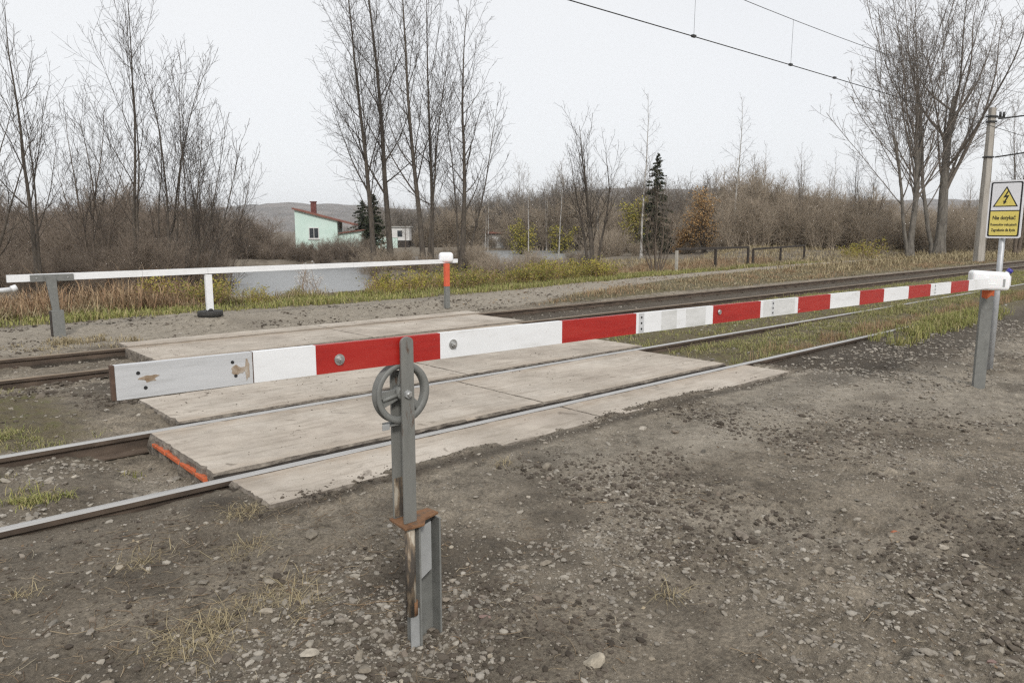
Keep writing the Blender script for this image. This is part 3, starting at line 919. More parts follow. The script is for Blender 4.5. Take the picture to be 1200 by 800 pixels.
# web discs between the openings and raised ribs
for a0 in (192, 308, 72):
    for (da0, da1, d0, d1) in ((-19, 19, -.006, .006),):
        pts = []
        for k in range(9):
            a = math.radians(a0 + da0 + (da1 - da0) * k / 8); pts.append((PX - .006 + .0935 * math.cos(a), WZ + .0935 * math.sin(a)))
        for k in range(7):
            a = math.radians(a0 + 44 - 88 * k / 6); pts.append((PX - .006 + .030 * math.cos(a), WZ + .030 * math.sin(a)))
        mb.prism(pts, BY + d0, BY + d1, 'grey_paint', 'y', bev=.002)
    a = math.radians(a0)
    mb.cyl((PX - .006 + .02 * math.cos(a), BY - .008, WZ + .02 * math.sin(a)), (PX - .006 + .088 * math.cos(a), BY - .008, WZ + .088 * math.sin(a)), .009, .007, 'grey_paint', 10)
o = P_(mb).build('roller_wheel', t)
mb = MB()
mb.cyl((PX - .006, BY - .060, WZ), (PX - .006, BY + .055, WZ), .008, .008, 'zinc', 12)
mb.cyl((PX - .006, BY - .0505, WZ), (PX - .006, BY - .0395, WZ), .0155, .0155, 'grey_light', 6, smooth=False)
P_(mb).build('axle_bolt', t)
mb = MB(); mb.box(PX - .098, PX - .068, BY - .016, BY - .010, .826, .848, 'grey_light', .002); mb.box(PX - .07, PX - .02, BY - .014, BY + .034, .836, .842, 'grey_paint', .001)
P_(mb).build('wheel_guard', t)
mb = MB(); mb.prism([(PX - .052, -.075), (PX + .03, -.082), (PX + .065, -.04), (PX + .14, -.02), (PX + .135, .045), (PX - .04, .05)][::1], 0, .009, 'rust', 'z', bev=.002)
bmesh.ops.transform(mb.bm, matrix=Matrix.Translation((0, BY, .453)), verts=mb.bm.verts[:])
P_(mb).build('flange_plate', t)['label'] = 'rusty brown flange plate'
mb = MB(); mb.cyl((PX - .012, BY - .045, .10), (PX - .012, BY - .045, .456), .020, .020, 'peeling', 20)
mb.cyl((PX - .006, BY - .045, .155), (PX - .006, BY - .045, .10), .0205, .0205, 'rust', 20)
P_(mb).build('stub_pipe', t)['label'] = 'round pipe with peeling cream paint and rusty end'
mb = MB()
mb.box(PX + .018, PX + .026, BY - .062, BY + .03, -.3, .452, 'grey_paint', .001)
mb.box(PX + .026, PX + .135, BY + .022, BY + .03, -.3, .452, 'grey_paint', .001)
mb.box(PX + .135, PX + .143, BY - .03, BY + .03, -.3, .44, 'grey_paint', .001)
mb.box(PX - .02, PX + .018, BY - .055, BY - .049, -.3, .12, 'grey_light', .001)
P_(mb).build('channel_post', t)
mb = MB(); mb.prism([(PX + .036, .21), (PX + .098, .245), (PX + .098, .437), (PX + .036, .42)], BY - .028, BY - .022, 'grey_light', 'y', bev=.001)
mb.box(PX + .040, PX + .046, BY - .022, BY + .022, .26, .41, 'grey_paint')
P_(mb).build('cover_plate', t)

# catch post on the right with its plastic counterweight
QX, QY = 8.60, 2.32
t = thing('catch_post', 'grey steel post with an orange top under the white canister', 'barrier post', (QX, QY, hz(QX, QY)), math.radians(-58))
hh = .985 - t.location.z
mb = MB()
mb.box(-.052, .052, -.006, .0, -.3, hh, 'grey_paint', .001)
mb.box(-.052, -.045, .0, .06, -.3, hh, 'grey_paint', .001)
mb.box(.045, .052, .0, .06, -.3, hh, 'grey_light', .001)
mb.build('post', t)
mb = MB(); mb.prism([(-.054, hh - .115), (-.01, hh - .13), (.03, hh - .095), (.0545, hh - .10), (.0545, hh + .004), (-.054, hh + .004)], -.009, .002, 'orange_paint', 'y')
mb.build('orange_paint', t)
mb = MB(); mb.box(-.056, -.040, -.06, -.05, hh + .002, hh + .085, 'red_mark'); mb.box(-.056, .07, -.06, .04, hh - .002, hh + .012, 'red_mark')
mb.build('red_bracket', t)


def canister(name, loc, rotz, L, Hh, W, label, cap, group=None, tilt=0.0):
    t = thing(name, label, 'canister', loc, rotz, group)
    bm = bmesh.new(); bmesh.ops.create_cube(bm, size=1)
    for v in bm.verts: v.co = Vector((v.co.x * L, v.co.y * W, (v.co.z + .5) * Hh))
    bmesh.ops.bevel(bm, geom=bm.edges[:], offset=min(Hh, W) * (.2 if cap else .38), segments=5, affect='EDGES', profile=.55)
    if cap:
        for v in bm.verts:       # sloping shoulder with the neck
            if v.co.x > L * .28 and v.co.z > Hh * .55:
                v.co.z -= (v.co.x - L * .28) * .38
    for f in bm.faces: f.smooth = True
    me = bpy.data.meshes.new('body'); bm.to_mesh(me); bm.free()
    link('body', me, t, 'white_plastic')
    if cap:
        mb = MB()
        p0 = Vector((L * .43, 0, Hh * .80)); d = Vector((.62, 0, .78))
        mb.cyl(p0, p0 + d * .035, .022, .022, 'white_plastic', 20)
        mb.cyl(p0 + d * .03, p0 + d * .065, .028, .027, 'blue_plastic', 20)
        mb.build('screw_cap', t)
        mb = MB(); mb.box(-L * .30, L * .12, -W * .5 - .002, -W * .5 + .004, Hh * .3, Hh * .34, 'white_plastic', .001)
        mb.box(L * .30, L * .36, -W * .5 - .002, -W * .5 + .004, Hh * .2, Hh * .6, 'grey_light', .001)
        mb.build('moulded_rib', t)
    return t


canister('canister', (8.36, 2.26, .962), math.radians(-60), .33, .19, .18, 'white plastic canister with a blue cap sitting on the barrier arm', True)

# warning sign
SXp, SYp = 9.67, 2.52
t = thing('warning_sign', 'white and yellow high voltage warning sign on a galvanised pole', 'sign', (SXp, SYp, hz(SXp, SYp)), 0)
gz = t.location.z
tilt = math.radians(0)
mb = MB(); mb.cyl((0, 0, -.3), (.0, 0, 2.06 - gz), .030, .030, 'galvanised', 20); mb.build('pole', t)
# the board faces back along the rails towards the camera
vd = Vector((-SXp, -SYp, 0)).normalized()
ang = math.atan2(vd.y, vd.x) + PI / 2 - math.radians(16)
BW, BH, BZ = .335, .63, 1.77 - gz
bmx = Matrix.Translation(Vector((0, 0, BZ)) + vd * .05) @ Matrix.Rotation(ang, 4, 'Z')


def rrect(w, h, r, cz=0.0):
    pts = []
    for (sx, sz, a0) in ((1, -1, -90), (1, 1, 0), (-1, 1, 90), (-1, -1, 180)):
        for k in range(6):
            a = math.radians(a0 + 90 * k / 5)
            pts.append((sx * (w / 2 - r) + r * math.cos(a), cz + sz * (h / 2 - r) + r * math.sin(a)))
    return pts


mb = MB()
mb.prism(rrect(BW, BH, .02), -.002, .018, 'sign_white', 'y', mtx=bmx)
mb.box(-.03, .03, .018, .06, -.2, -.16, 'galvanised', mtx=bmx); mb.box(-.03, .03, .018, .06, .16, .2, 'galvanised', mtx=bmx)
board = mb.build('sign_board', t)


def plate(name, pts, lift, mat):
    m_ = MB(); m_.prism(pts, -.002 - lift, -.002 - lift + .001, mat, 'y', mtx=bmx); return m_.build(name, board)


plate('black_border', rrect(BW - .030, BH - .035, .018), .001, 'sign_black')
YH = .275
plate('white_field', [(-(BW - .062) / 2, -BH / 2 + .03 + YH), ((BW - .062) / 2, -BH / 2 + .03 + YH), ((BW - .062) / 2, BH / 2 - .045), ((BW - .075) / 2, BH / 2 - .031), (-(BW - .075) / 2, BH / 2 - .031), (-(BW - .062) / 2, BH / 2 - .045)], .002, 'sign_white')
plate('yellow_field', [(-(BW - .062) / 2, -BH / 2 + .045), (-(BW - .075) / 2, -BH / 2 + .031), ((BW - .075) / 2, -BH / 2 + .031), ((BW - .062) / 2, -BH / 2 + .045), ((BW - .062) / 2, -BH / 2 + .018 + YH), (-(BW - .062) / 2, -BH / 2 + .018 + YH)], .002, 'sign_yellow')
tz = .028
plate('triangle', [(-.122, tz), (.122, tz), (0, tz + .224)], .003, 'sign_black')
plate('triangle_field', [(-.102, tz + .0115), (.102, tz + .0115), (0, tz + .199)], .004, 'sign_yellow')
plate('lightning_bolt', [(.012, tz + .172), (-.026, tz + .098), (.006, tz + .104), (-.013, tz + .062), (-.024, tz + .066), (-.016, tz + .024), (.012, tz + .054), (.001, tz + .058), (.031, tz + .126), (.002, tz + .121), (.024, tz + .170)], .005, 'sign_black')


def lettering(s, z, size, width):
    cu = bpy.data.curves.new('lettering', 'FONT'); cu.body = s; cu.size = size; cu.align_x = 'CENTER'; cu.align_y = 'CENTER'; cu.offset = size * .018
    to = bpy.data.objects.new('tmp', cu); C.objects.link(to)
    dg = bpy.context.evaluated_depsgraph_get(); me = bpy.data.meshes.new_from_object(to.evaluated_get(dg))
    bpy.data.objects.remove(to)
    xs_ = [v.co.x for v in me.vertices]; k = width / (max(xs_) - min(xs_))
    m_ = bmx @ Matrix.Translation((0, -.0062, z)) @ Matrix.Rotation(PI / 2, 4, 'X') @ Matrix.Diagonal((k, 1, 1, 1))
    me.transform(m_); me.materials.clear(); me.materials.append(M['sign_black'])
    link('lettering', me, board)


lettering('Nie dotykać', -BH / 2 + .222, .060, .222)
lettering('Przewodów trakcyjnych', -BH / 2 + .148, .038, .252)
lettering('Zagrożenie dla życia', -BH / 2 + .088, .042, .232)

# ---------------------------------------------------------------- rear barrier
FYB = 12.75
t = thing('crossing_barrier', 'plain white barrier arm across the road behind the tracks', 'barrier', (1.79, FYB, .855))
mb = MB()
xs_b = [1.79, 3.6, 4.63, 6.4, 7.4, 9.96]
for a, b_ in zip(xs_b, xs_b[1:]):
    za = .0045 * (a - 1.79); zb = .0045 * (b_ - 1.79)
    tb = bmesh.new()
    vs = [tb.verts.new((x - 1.79, y, z + s * (.052 - .0014 * (x - 1.79)))) for x, z in ((a, za), (b_ - .004, zb)) for y in (-.03, .03) for s in (-1, 1)]
    for q in ((0, 1, 3, 2), (4, 6, 7, 5), (0, 4, 5, 1), (2, 3, 7, 6), (1, 5, 7, 3), (0, 2, 6, 4)): tb.faces.new([vs[i] for i in q])
    mb.merge(tb, 'white_paint')
mb.build('beam', t)
mb = MB(); mb.box(2.79, 2.90, -.035, .035, -.80 + .09 + .02, -.05, 'white_paint', .004)
bmesh.ops.transform(mb.bm, matrix=Matrix.Rotation(math.radians(0), 4, 'Y'), verts=mb.bm.verts[:])
lg = mb.build('support_leg', t)
mb = MB(); mb.cyl((2.845, 0, -.76), (2.845, 0, -.665), .205, .205, 'rubber', 28); mb.cyl((2.845, 0, -.665), (2.845, 0, -.625), .07, .04, 'rubber', 16)
o = mb.build('rubber_foot', lg)
mb = MB(); mb.box(.28, .84, -.046, -.031, -.058, .045, 'grey_paint', .003)
for x in (.36, .76):
    mb.cyl((x, -.046, -.005), (x, -.056, -.005), .014, .014, 'zinc', 6)
mb.build('clamp_plate', t)

t = thing('barrier_post', 'grey steel post carrying the left part of the white barrier arm', 'barrier post', (2.35, FYB - .1, hz(2.35, FYB - .1)))
gz = t.location.z
mb = MB()
mb.prism([(-.045, .36 - gz), (.045, .36 - gz), (.035, .86 - gz), (-.085, .90 - gz), (-.10, .86 - gz)], -.03, .03, 'grey_paint', 'y', bev=.004)
mb.build('upper_bar', t)
mb = MB(); mb.box(-.07, .09, -.06, .05, -.3, .37 - gz, 'grey_paint', .004); mb.box(-.085, -.0705, -.055, .045, -.3, .365 - gz, 'dark_wood'); mb.build('base_box', t)

t = thing('catch_post', 'slim post with an orange red upper half at the end of the white arm', 'barrier post', (9.62, FYB - .07, hz(9.62, FYB - .07)))
gz = t.location.z
mb = MB(); mb.box(-.055, .055, -.035, .035, -.3, .36 - gz, 'grey_paint', .003); mb.build('lower_post', t)
mb = MB(); mb.box(-.056, .056, -.036, .036, .362 - gz, .845 - gz, 'orange_red', .003); mb.build('upper_post', t)
canister('canister', (9.66, FYB + .0, .86), math.radians(-25), .30, .22, .2, 'white plastic can over the end of the white barrier arm', False)

t = MB(); t.cyl((1.15, 13.4, .60), (1.93, 13.4, .66), .035, .035, 'white_paint', 12); t.cyl((1.93, 13.4, .66), (2.0, 13.4, .69), .05, .045, 'white_paint', 12)
t.cyl((1.2, 13.4, -.2), (1.2, 13.4, .62), .03, .03, 'white_paint', 10)
tag(t.build('white_handle'), 'white pole end poking in behind the left tip of the white arm', 'pole')

# ---------------------------------------------------------------- trees
def frame(d):
    d = Vector(d).normalized()
    u = d.cross(Vector((.31, .9, .17)))
    if u.length < 1e-3: u = d.cross(Vector((1, 0, 0)))
    u.normalize()
    return d, u, d.cross(u)


def grow(out, rng, p, d, L, r0, lv, spec):
    S = spec[lv]
    n = S['n']; step = L / n
    p = Vector(p); d = Vector(d).normalized()
    pts = [(p.x, p.y, p.z, r0)]
    dirs = [d.copy()]
    rt = S.get('tip', .25)
    for k in range(n):
        w = S['wob']
        d = (d + Vector((rng.gauss(0, w), rng.gauss(0, w), rng.gauss(0, w * .6) + S['up']))).normalized()
        p = p + d * step
        pts.append((p.x, p.y, p.z, max(S['rmin'], r0 * (1 - (1 - rt) * ((k + 1) / n) ** S.get('tx', .85)))))
        dirs.append(d.copy())
    out.append((lv, pts))
    if lv + 1 >= len(spec): return
    Cn = spec[lv + 1]
    cnt = Cn['count']
    if lv > 0: cnt = max(2, int(cnt * min(1.6, L / S['ref'])))
    ph = rng.random() * 6.28
    for k in range(cnt):
        t = Cn['t0'] + (.985 - Cn['t0']) * ((k + rng.random()) / cnt)
        f = t * n; i = min(int(f), n - 1); fr = f - i
        a, b_ = pts[i], pts[i + 1]
        q = Vector((a[0] + (b_[0] - a[0]) * fr, a[1] + (b_[1] - a[1]) * fr, a[2] + (b_[2] - a[2]) * fr))
        rq = a[3] + (b_[3] - a[3]) * fr
        dd, u, v = frame(dirs[i + 1])
        ph += 2.4 + rng.gauss(0, .5)
        an = math.radians(rng.gauss(Cn['ang'], Cn['anv']))
        cd = dd * math.cos(an) + (u * math.cos(ph) + v * math.sin(ph)) * math.sin(an)
        shape = (1 - t) * Cn['bot'] + t * Cn['top']
        cl = L * Cn['ratio'] * shape * rng.uniform(.6, 1.25)
        if Cn.get('abs'): cl = Cn['abs'] * shape * rng.uniform(.5, 1.4)
        grow(out, rng, q, cd, cl, max(Cn['rmin'], min(rq * .85, rq * Cn['rr'] * rng.uniform(.7, 1.1))), lv + 1, spec)


def lvl(n=4, wob=.08, up=.05, rmin=.004, count=8, t0=.2, ang=40, anv=9, ratio=.4, bot=1, top=.5, rr=.5, ref=2.0, tip=.25, **k):
    return dict(n=n, wob=wob, up=up, rmin=rmin, count=count, t0=t0, ang=ang, anv=anv, ratio=ratio, bot=bot, top=top, rr=rr, ref=ref, tip=tip, **k)


SPEC_TALL = [lvl(14, .022, .015, tip=.07, tx=.6), lvl(9, .07, .075, .008, 29, .22, 36, 9, .29, 1.15, .45, .40, 3.5, tip=.12), lvl(5, .10, .05, .0055, 9, .12, 40, 11, .42, 1, .55, .5, 1.2), lvl(3, .14, .03, .0045, 7, .1, 45, 14, .5, 1, .6, .6, .6)]
SPEC_WILLOW = [lvl(12, .05, .05, tip=.08, tx=.7), lvl(8, .07, .09, .006, 14, .22, 28, 9, .36, 1.1, .5, .42, 2.0), lvl(4, .10, .06, .0042, 7, .12, 34, 10, .45, 1, .6, .55, .9), lvl(3, .12, .03, .0034, 5, .15, 38, 12, .5, 1, .7, .6, .5)]
SPEC_BIG = [lvl(9, .04, .02, tip=.45, tx=1.2), lvl(13, .065, .075, .02, 12, .33, 31, 10, 1.0, 1.0, .85, .45, 8, tip=.08), lvl(8, .09, .05, .011, 15, .12, 38, 10, .34, 1.1, .5, .42, 6, tip=.15), lvl(4, .11, .03, .008, 11, .12, 40, 12, .44, 1, .6, .5, 1.6), lvl(3, .14, .0, .007, 5, .15, 45, 14, .5, 1, .6, .6, .8)]
SPEC_BUSH = [lvl(7, .10, .05, .008, tip=.2), lvl(5, .13, .06, .007, 17, .06, 40, 13, .45, 1, .5, .55, 1.2), lvl(3, .17, .03, .0065, 13, .08, 45, 16, .55, 1, .6, .6, .6)]
SPEC_BIRCH = [lvl(12, .03, .04, tip=.1), lvl(6, .08, .03, .007, 26, .3, 48, 10, .18, 1.15, .35, .35, 1.2), lvl(4, .12, -.08, .005, 7, .2, 45, 12, .5, 1, .6, .6, .6)]


def tree_meshes(stems, spec, seed, trunk_levels=1):
    """stems: (dx, dy, lean right, lean away, length, radius)"""
    rng = random.Random(seed); out = []
    for (dx, dy, lr, lf, L, r) in stems:
        d = Vector((lr * RGT[0] + lf * FWD[0], lr * RGT[1] + lf * FWD[1], 1))
        x = dx * RGT[0] + dy * FWD[0]; y = dx * RGT[1] + dy * FWD[1]
        grow(out, rng, (x, y, -.15), d, L, r, 0, spec)
    tr = [o for o in out if o[0] < trunk_levels]; cr = [o for o in out if o[0] >= trunk_levels]
    # root flare
    for _, pl in tr:
        pl[0] = (pl[0][0], pl[0][1], pl[0][2], pl[0][3] * 1.45) if pl[0][2] < .1 else pl[0]
    tm = mesh_np('trunk', *tubes(tr, [9, 7, 5]), smooth=True)
    V, F = tubes(cr, [7, 5, 3, 3, 3])
    cm = mesh_np('crown', V, F, smooth=True)
    return tm, cm, out


def tree(name, px, depth, stems, spec, seed, label, mats, group=None, trunk_levels=1, cat='tree', dz=0.0):
    x, y = place(px, depth)
    t = thing(name, label, cat, (x, y, hz(x, y) + dz), 0, group)
    tm, cm, out = tree_meshes(stems, spec, seed, trunk_levels)
    link('trunk', tm, t, mats[0]); link('crown', cm, t, mats[1])
    return t


g = 'tall bare trees on the pond bank'
tree('bare_tree', 446, 40, [(-.35, 0, -.025, .02, 17.5, .19), (.45, .3, -.005, -.02, 18, .22), (-.5, .3, -.075, .05, 13, .10)], SPEC_TALL, 11,
     'tall bare tree with twin dark trunks behind the white arm, left of the tall trio', ['bark_dark', 'twig_dark'], g)
tree('bare_tree', 498, 38, [(-.1, 0, -.012, 0, 17, .18), (.25, .2, .02, .05, 15.5, .14), (.1, 0, .10, -.04, 11.5, .09)], SPEC_TALL, 12,
     'tall bare tree with close straight trunks, middle of the tall trio', ['bark_dark', 'twig_dark'], g)
tree('bare_tree', 540, 39, [(0, 0, .10, .02, 13.4, .19), (.15, 0, .26, .05, 9.0, .09), (-.1, .1, .0, .05, 10.5, .08)], SPEC_TALL, 13,
     'bare tree leaning to the right behind the white can of the rear barrier', ['bark_dark', 'twig_dark'], g)

tree('bare_tree', 40, 24, [(0, 0, -.03, 0, 9.4, .10), (.05, 0, .04, .05, 7.0, .06)], SPEC_WILLOW, 21, 'slender bare tree by itself above the left end of the white arm', ['bark_dark', 'twig_dark'])
tree('bare_tree', -38, 21, [(0, 0, .02, 0, 7.5, .12), (.05, 0, .42, 0, 5.2, .07), (0, .2, .12, .05, 6.5, .06)], SPEC_WILLOW, 22, 'bare tree at the left picture edge with a long rising bough', ['bark_dark', 'twig_dark'])
tree('willow', 152, 27, [(0, 0, -.05, 0, 10.8, .085), (.1, .2, .02, .02, 9.5, .06)], SPEC_WILLOW, 23, 'tallest willow in the left clump, with a straight dark trunk', ['bark_dark', 'twig_dark'], 'willows left of the pond')
tree('willow', 190, 26, [(0, 0, .01, 0, 8.4, .065), (.12, 0, .05, 0, 8.6, .06), (.2, .1, .10, .03, 7.6, .045), (-.2, 0, -.09, .05, 7.0, .045)], SPEC_WILLOW, 24,
     'many stemmed willow right of the tallest one in the left clump', ['bark_dark', 'twig_dark'], 'willows left of the pond')
tree('willow', 215, 25.5, [(0, 0, .22, 0, 6.4, .055), (.1, 0, .34, .1, 6.2, .05), (.15, 0, .66, .05, 5.8, .05), (-.1, 0, .13, -.05, 7.2, .045)], SPEC_WILLOW, 25,
     'willow with stems leaning far right over the water', ['bark_dark', 'twig_dark'], 'willows left of the pond')
tree('willow', 105, 29, [(0, 0, -.16, 0, 6.6, .07), (.1, 0, -.05, .1, 7.2, .07), (.3, .2, .04, .1, 7.0, .06), (.2, 0, -.28, 0, 5.2, .05), (.4, 0, .12, 0, 6.2, .05)], SPEC_WILLOW, 26,
     'dense low willow filling the left side of the left clump', ['bark_brown', 'twig_dark'], 'willows left of the pond')
tree('willow', 245, 28, [(0, 0, .05, 0, 6.6, .055), (.15, .1, .16, .05, 6.2, .05), (-.2, 0, -.04, .05, 6.8, .055), (.3, 0, .28, .1, 5.4, .045), (-.3, .2, -.16, .1, 5.8, .05)], SPEC_WILLOW, 29,
     'loose willow at the right of the left clump, above the support leg', ['bark_brown', 'twig_dark'], 'willows left of the pond')
tree('bare_tree', 694, 34, [(0, 0, .02, 0, 7.0, .13), (0, 0, -.28, .1, 5.6, .09), (.05, 0, .33, -.05, 6.0, .09), (0, 0, -.12, -.1, 6.2, .08), (0, 0, .17, .12, 6.4, .08)], SPEC_WILLOW, 27,
     'small spreading bare tree with low forks, left of the dark fence', ['bark_dark', 'twig_dark'])
tree('willow', 770, 33, [(.0, 0, .0, 0, 3.9, .05), (.1, 0, .22, .1, 3.9, .045), (-.1, 0, -.2, 0, 3.7, .045), (.1, 0, .42, 0, 3.8, .04), (-.1, 0, -.4, .1, 3.3, .04), (0, 0, .1, .2, 3.7, .04), (0, 0, -.1, .2, 3.9, .04), (.1, 0, .32, .1, 3.8, .035)], SPEC_WILLOW, 28,
     'bushy fan shaped willow beside the left end of the dark fence', ['bark_brown', 'bark_brown'], None)

tree('poplar', 1102, 54, [(0, 0, .02, 0, 11.5, .37), (-.3, .2, -.10, .06, 9.5, .16)], SPEC_BIG, 31,
     'huge pale poplar with many rising boughs left of the concrete pole', ['bark_pale', 'twig_pale'], None)
tree('poplar', 1068, 52, [(0, 0, -.02, 0, 11.5, .20), (.25, .2, .03, .05, 10.5, .16), (-.1, 0, -.10, .02, 8.5, .13)], SPEC_BIG, 32,
     'slimmer pale poplar standing just left of the huge one', ['bark_pale', 'twig_pale'], None)
tree('bare_tree', 1192, 50, [(0, 0, -.06, 0, 9, .14), (.2, 0, .08, 0, 9.5, .14), (.1, .2, 0, .1, 10, .12)], SPEC_TALL, 33,
     'bare tree behind the warning sign at the right edge', ['bark_brown', 'twig_pale'])
tree('bare_tree', 1010, 62, [(0, 0, .0, 0, 5.5, .10), (.1, 0, .5, 0, 6, .08), (0, 0, -.22, .1, 8.0, .08), (0, 0, .25, .1, 5.5, .07)], SPEC_WILLOW, 34, 'low bare tree with crooked boughs left of the two poplars', ['bark_brown', 'twig_dark'])

# birches
bt, bc, _ = tree_meshes([(0, 0, .01, 0, 12.5, .10)], SPEC_BIRCH, 41)
bt2, bc2, _ = tree_meshes([(0, 0, -.03, .02, 9.5, .09), (.3, 0, .05, 0, 8, .07)], SPEC_BIRCH, 42)
BIRCH = [(859, 64, 1, 0, 'white birch behind the middle of the dark fence'), (752, 57, .98, 0, 'white birch in front of the dark spruce'), (620, 66, .72, 0, 'white birch left of the small spreading tree'),
         (571, 58, .7, 1, 'leaning birch pair right of the tall trio'), (700, 70, .66, 1, 'birch pair in the wood right behind the small spreading tree'), (655, 74, .8, 0, 'thin birch at the back of the pond'),
         (940, 80, .95, 1, 'birch pair rising above the brown wood right of the fence'), (10, 38, .45, 1, 'short pale birch behind the left tip of the white arm')]
for k, (px, dep, s, v, lb) in enumerate(BIRCH):
    x, y = place(px, dep)
    t = thing('birch', lb, 'tree', (x, y, hz(x, y)), k * 1.3, 'birches beyond the pond')
    t.scale = (s, s, s)
    link('trunk', (bt, bt2)[v], t, 'birch'); link('crown', (bc, bc2)[v], t, 'twig_dark')


# conifers
def conifer(px, dep, h, w, seed, label):
    rng = np.random.default_rng(seed)
    x, y = place(px, dep)
    t = thing('spruce', label, 'tree', (x, y, hz(x, y)), 0, 'dark spruces beyond the pond')
    tm = mesh_np('trunk', *tubes([(0, [(0, 0, -.2, .16), (0, 0, h * .5, .1), (.05, 0, h * .97, .02)])], [8]), smooth=True)
    link('trunk', tm, t, 'bark_dark')
    pos = []; tw = []
    for k in range(150):
        u = (k + rng.random()) / 150; z = h * (.06 + .93 * u)
        L = w * (1 - u) ** .8 * rng.uniform(.55, 1.15) + .12
        a = rng.random() * 6.28
        d = np.array([math.cos(a), math.sin(a), -.25 + .5 * u])
        m = max(5, int(L * 34))
        s = rng.random(m) ** .7
        P = np.array([0, 0, z]) + d * (s * L)[:, None] + rng.normal(size=(m, 3)) * np.array([.1, .1, .06]) * (.4 + L * .35)
        P[:, 2] -= (s ** 2) * L * .14
        pos.append(P)
        e = d * L
        tw.append((1, [(0, 0, z, .02), (e[0] * .5, e[1] * .5, z + e[2] * .5, .013), (e[0], e[1], z + e[2] - L * .14, .006)]))
    pos = np.concatenate(pos)
    V, F = cards(pos, rng.uniform(.07, .15, len(pos)), rng, .35)
    V2, F2 = tubes(tw, [3])
    V, F, _ = join_arrays([(V, F, None), (V2, F2, None)])
    link('crown', mesh_np('crown', V, F), t, 'needles')


conifer(768, 64, 8.4, 1.85, 51, 'pointed dark spruce behind the white birch in the middle')
conifer(438, 62, 5.2, 1.2, 52, 'dark spruce between the mint house and the tall trio')
conifer(425, 96, 6.0, 2.4, 54, 'dark spruce right behind the mint house')
conifer(845, 90, 7.0, 2.6, 55, 'broad dark spruce behind the white birch at the fence')


# broad-leaved trees still holding leaves
def leafy(px, dep, h, w, mat, seed, label, nl=2600, name='leafy_tree', ls=(.06, .13), group='trees holding autumn leaves'):
    rng = np.random.default_rng(seed)
    x, y = place(px, dep)
    t = thing(name, label, 'tree', (x, y, hz(x, y)), 0, group)
    tm, cm, out = tree_meshes([(0, 0, .02, 0, h * .8, .09), (.1, 0, .2, .1, h * .75, .06), (-.1, 0, -.18, 0, h * .75, .06)], SPEC_BUSH, seed)
    link('trunk', tm, t, 'bark_dark')
    tips = np.array([p[:3] for lv, pl in out if lv >= 1 for p in pl[1:]])
    sel = tips[rng.integers(0, len(tips), nl)] + rng.normal(size=(nl, 3)) * .16
    V, F = cards(sel, rng.uniform(ls[0], ls[1], nl), rng, .2)
    c = link('crown', cm, t, 'twig_dark')
    link('leaves', mesh_np('leaves', V, F), c, mat)


leafy(826, 60, 5.9, 2, 'leaf_orange', 61, 'orange leaved tree left of the birch behind the dark fence', 3400, ls=(.045, .09))
leafy(742, 72, 5.8, 2, 'leaf_yellow', 62, 'yellow leaved tree left of the pointed dark spruce', 2200)
leafy(613, 80, 5.2, 2, 'leaf_yellow', 63, 'yellow leaved tree right of the leaning bare tree', 1600)
leafy(660, 84, 5.0, 2, 'leaf_yellow', 64, 'sparse yellow tree behind the small spreading tree', 1200)
leafy(802, 62, 2.4, 2, 'leaf_orange', 65, 'low golden bush at the left end of the dark fence', 1500)

# bare thicket: eight shapes, copied all along the back
VAR = []
for k in range(8):
    rng = random.Random(100 + k)
    hgt = 4.6
    st_ = [(rng.uniform(-.9, .9), rng.uniform(-.9, .9), rng.gauss(0, .24), rng.gauss(0, .24), hgt * rng.uniform(.55, 1.05), rng.uniform(.025, .05)) for _ in range(22)]
    VAR.append(tree_meshes(st_, SPEC_BUSH, 200 + k)[:2])
rb = random.Random(5)
THICK = []


def thicket(px, dep, s, label, group, mats):
    k = rb.randrange(8)
    x, y = place(px, dep)
    t = thing('bare_shrub', label, 'shrub', (x, y, hz(x, y) - .1), rb.random() * 6.28, group)
    t.scale = (s * rb.uniform(.9, 1.2), s * rb.uniform(.9, 1.2), s * rb.uniform(.85, 1.15))
    for nm, me in zip(('trunk', 'crown'), VAR[k]):
        key = me.name + mats
        m2 = bpy.data.meshes.get(key)
        if m2 is None:
            m2 = me.copy(); m2.name = key; m2.materials.clear(); m2.materials.append(M[mats])
        link(nm, m2, t)
    return t


LB = ['bare brown shrub in the long thicket beyond the pond', 'greyer bare shrub in the rear row of the thicket', 'bare shrub in the brown wood along the right of the rear track', 'bare shrub behind the willows at the left edge', 'low brown shrub on the pond bank in front of the mint house']
GB = ['shrubs of the thicket beyond the pond', 'rear row of the thicket', 'shrubs of the wood on the right', 'shrubs behind the left willows', 'low shrubs on the far pond bank']
sky = lambda p: np.interp(p, [-80, 0, 60, 150, 300, 312, 345, 400, 430, 520, 600, 640, 720, 800, 850, 900, 960, 1000, 1060, 1120, 1300], [232, 236, 228, 222, 242, 262, 285, 262, 242, 232, 226, 218, 214, 220, 214, 210, 212, 226, 236, 238, 234])


def topsize(px, dep, ytop):
    # height that brings the top to row ytop, over the variants' usual 4.4 m
    x, y = place(px, dep)
    return max(.12, (HCAM + (VY - ytop) / 880 * dep - hz(x, y)) / 4.4)


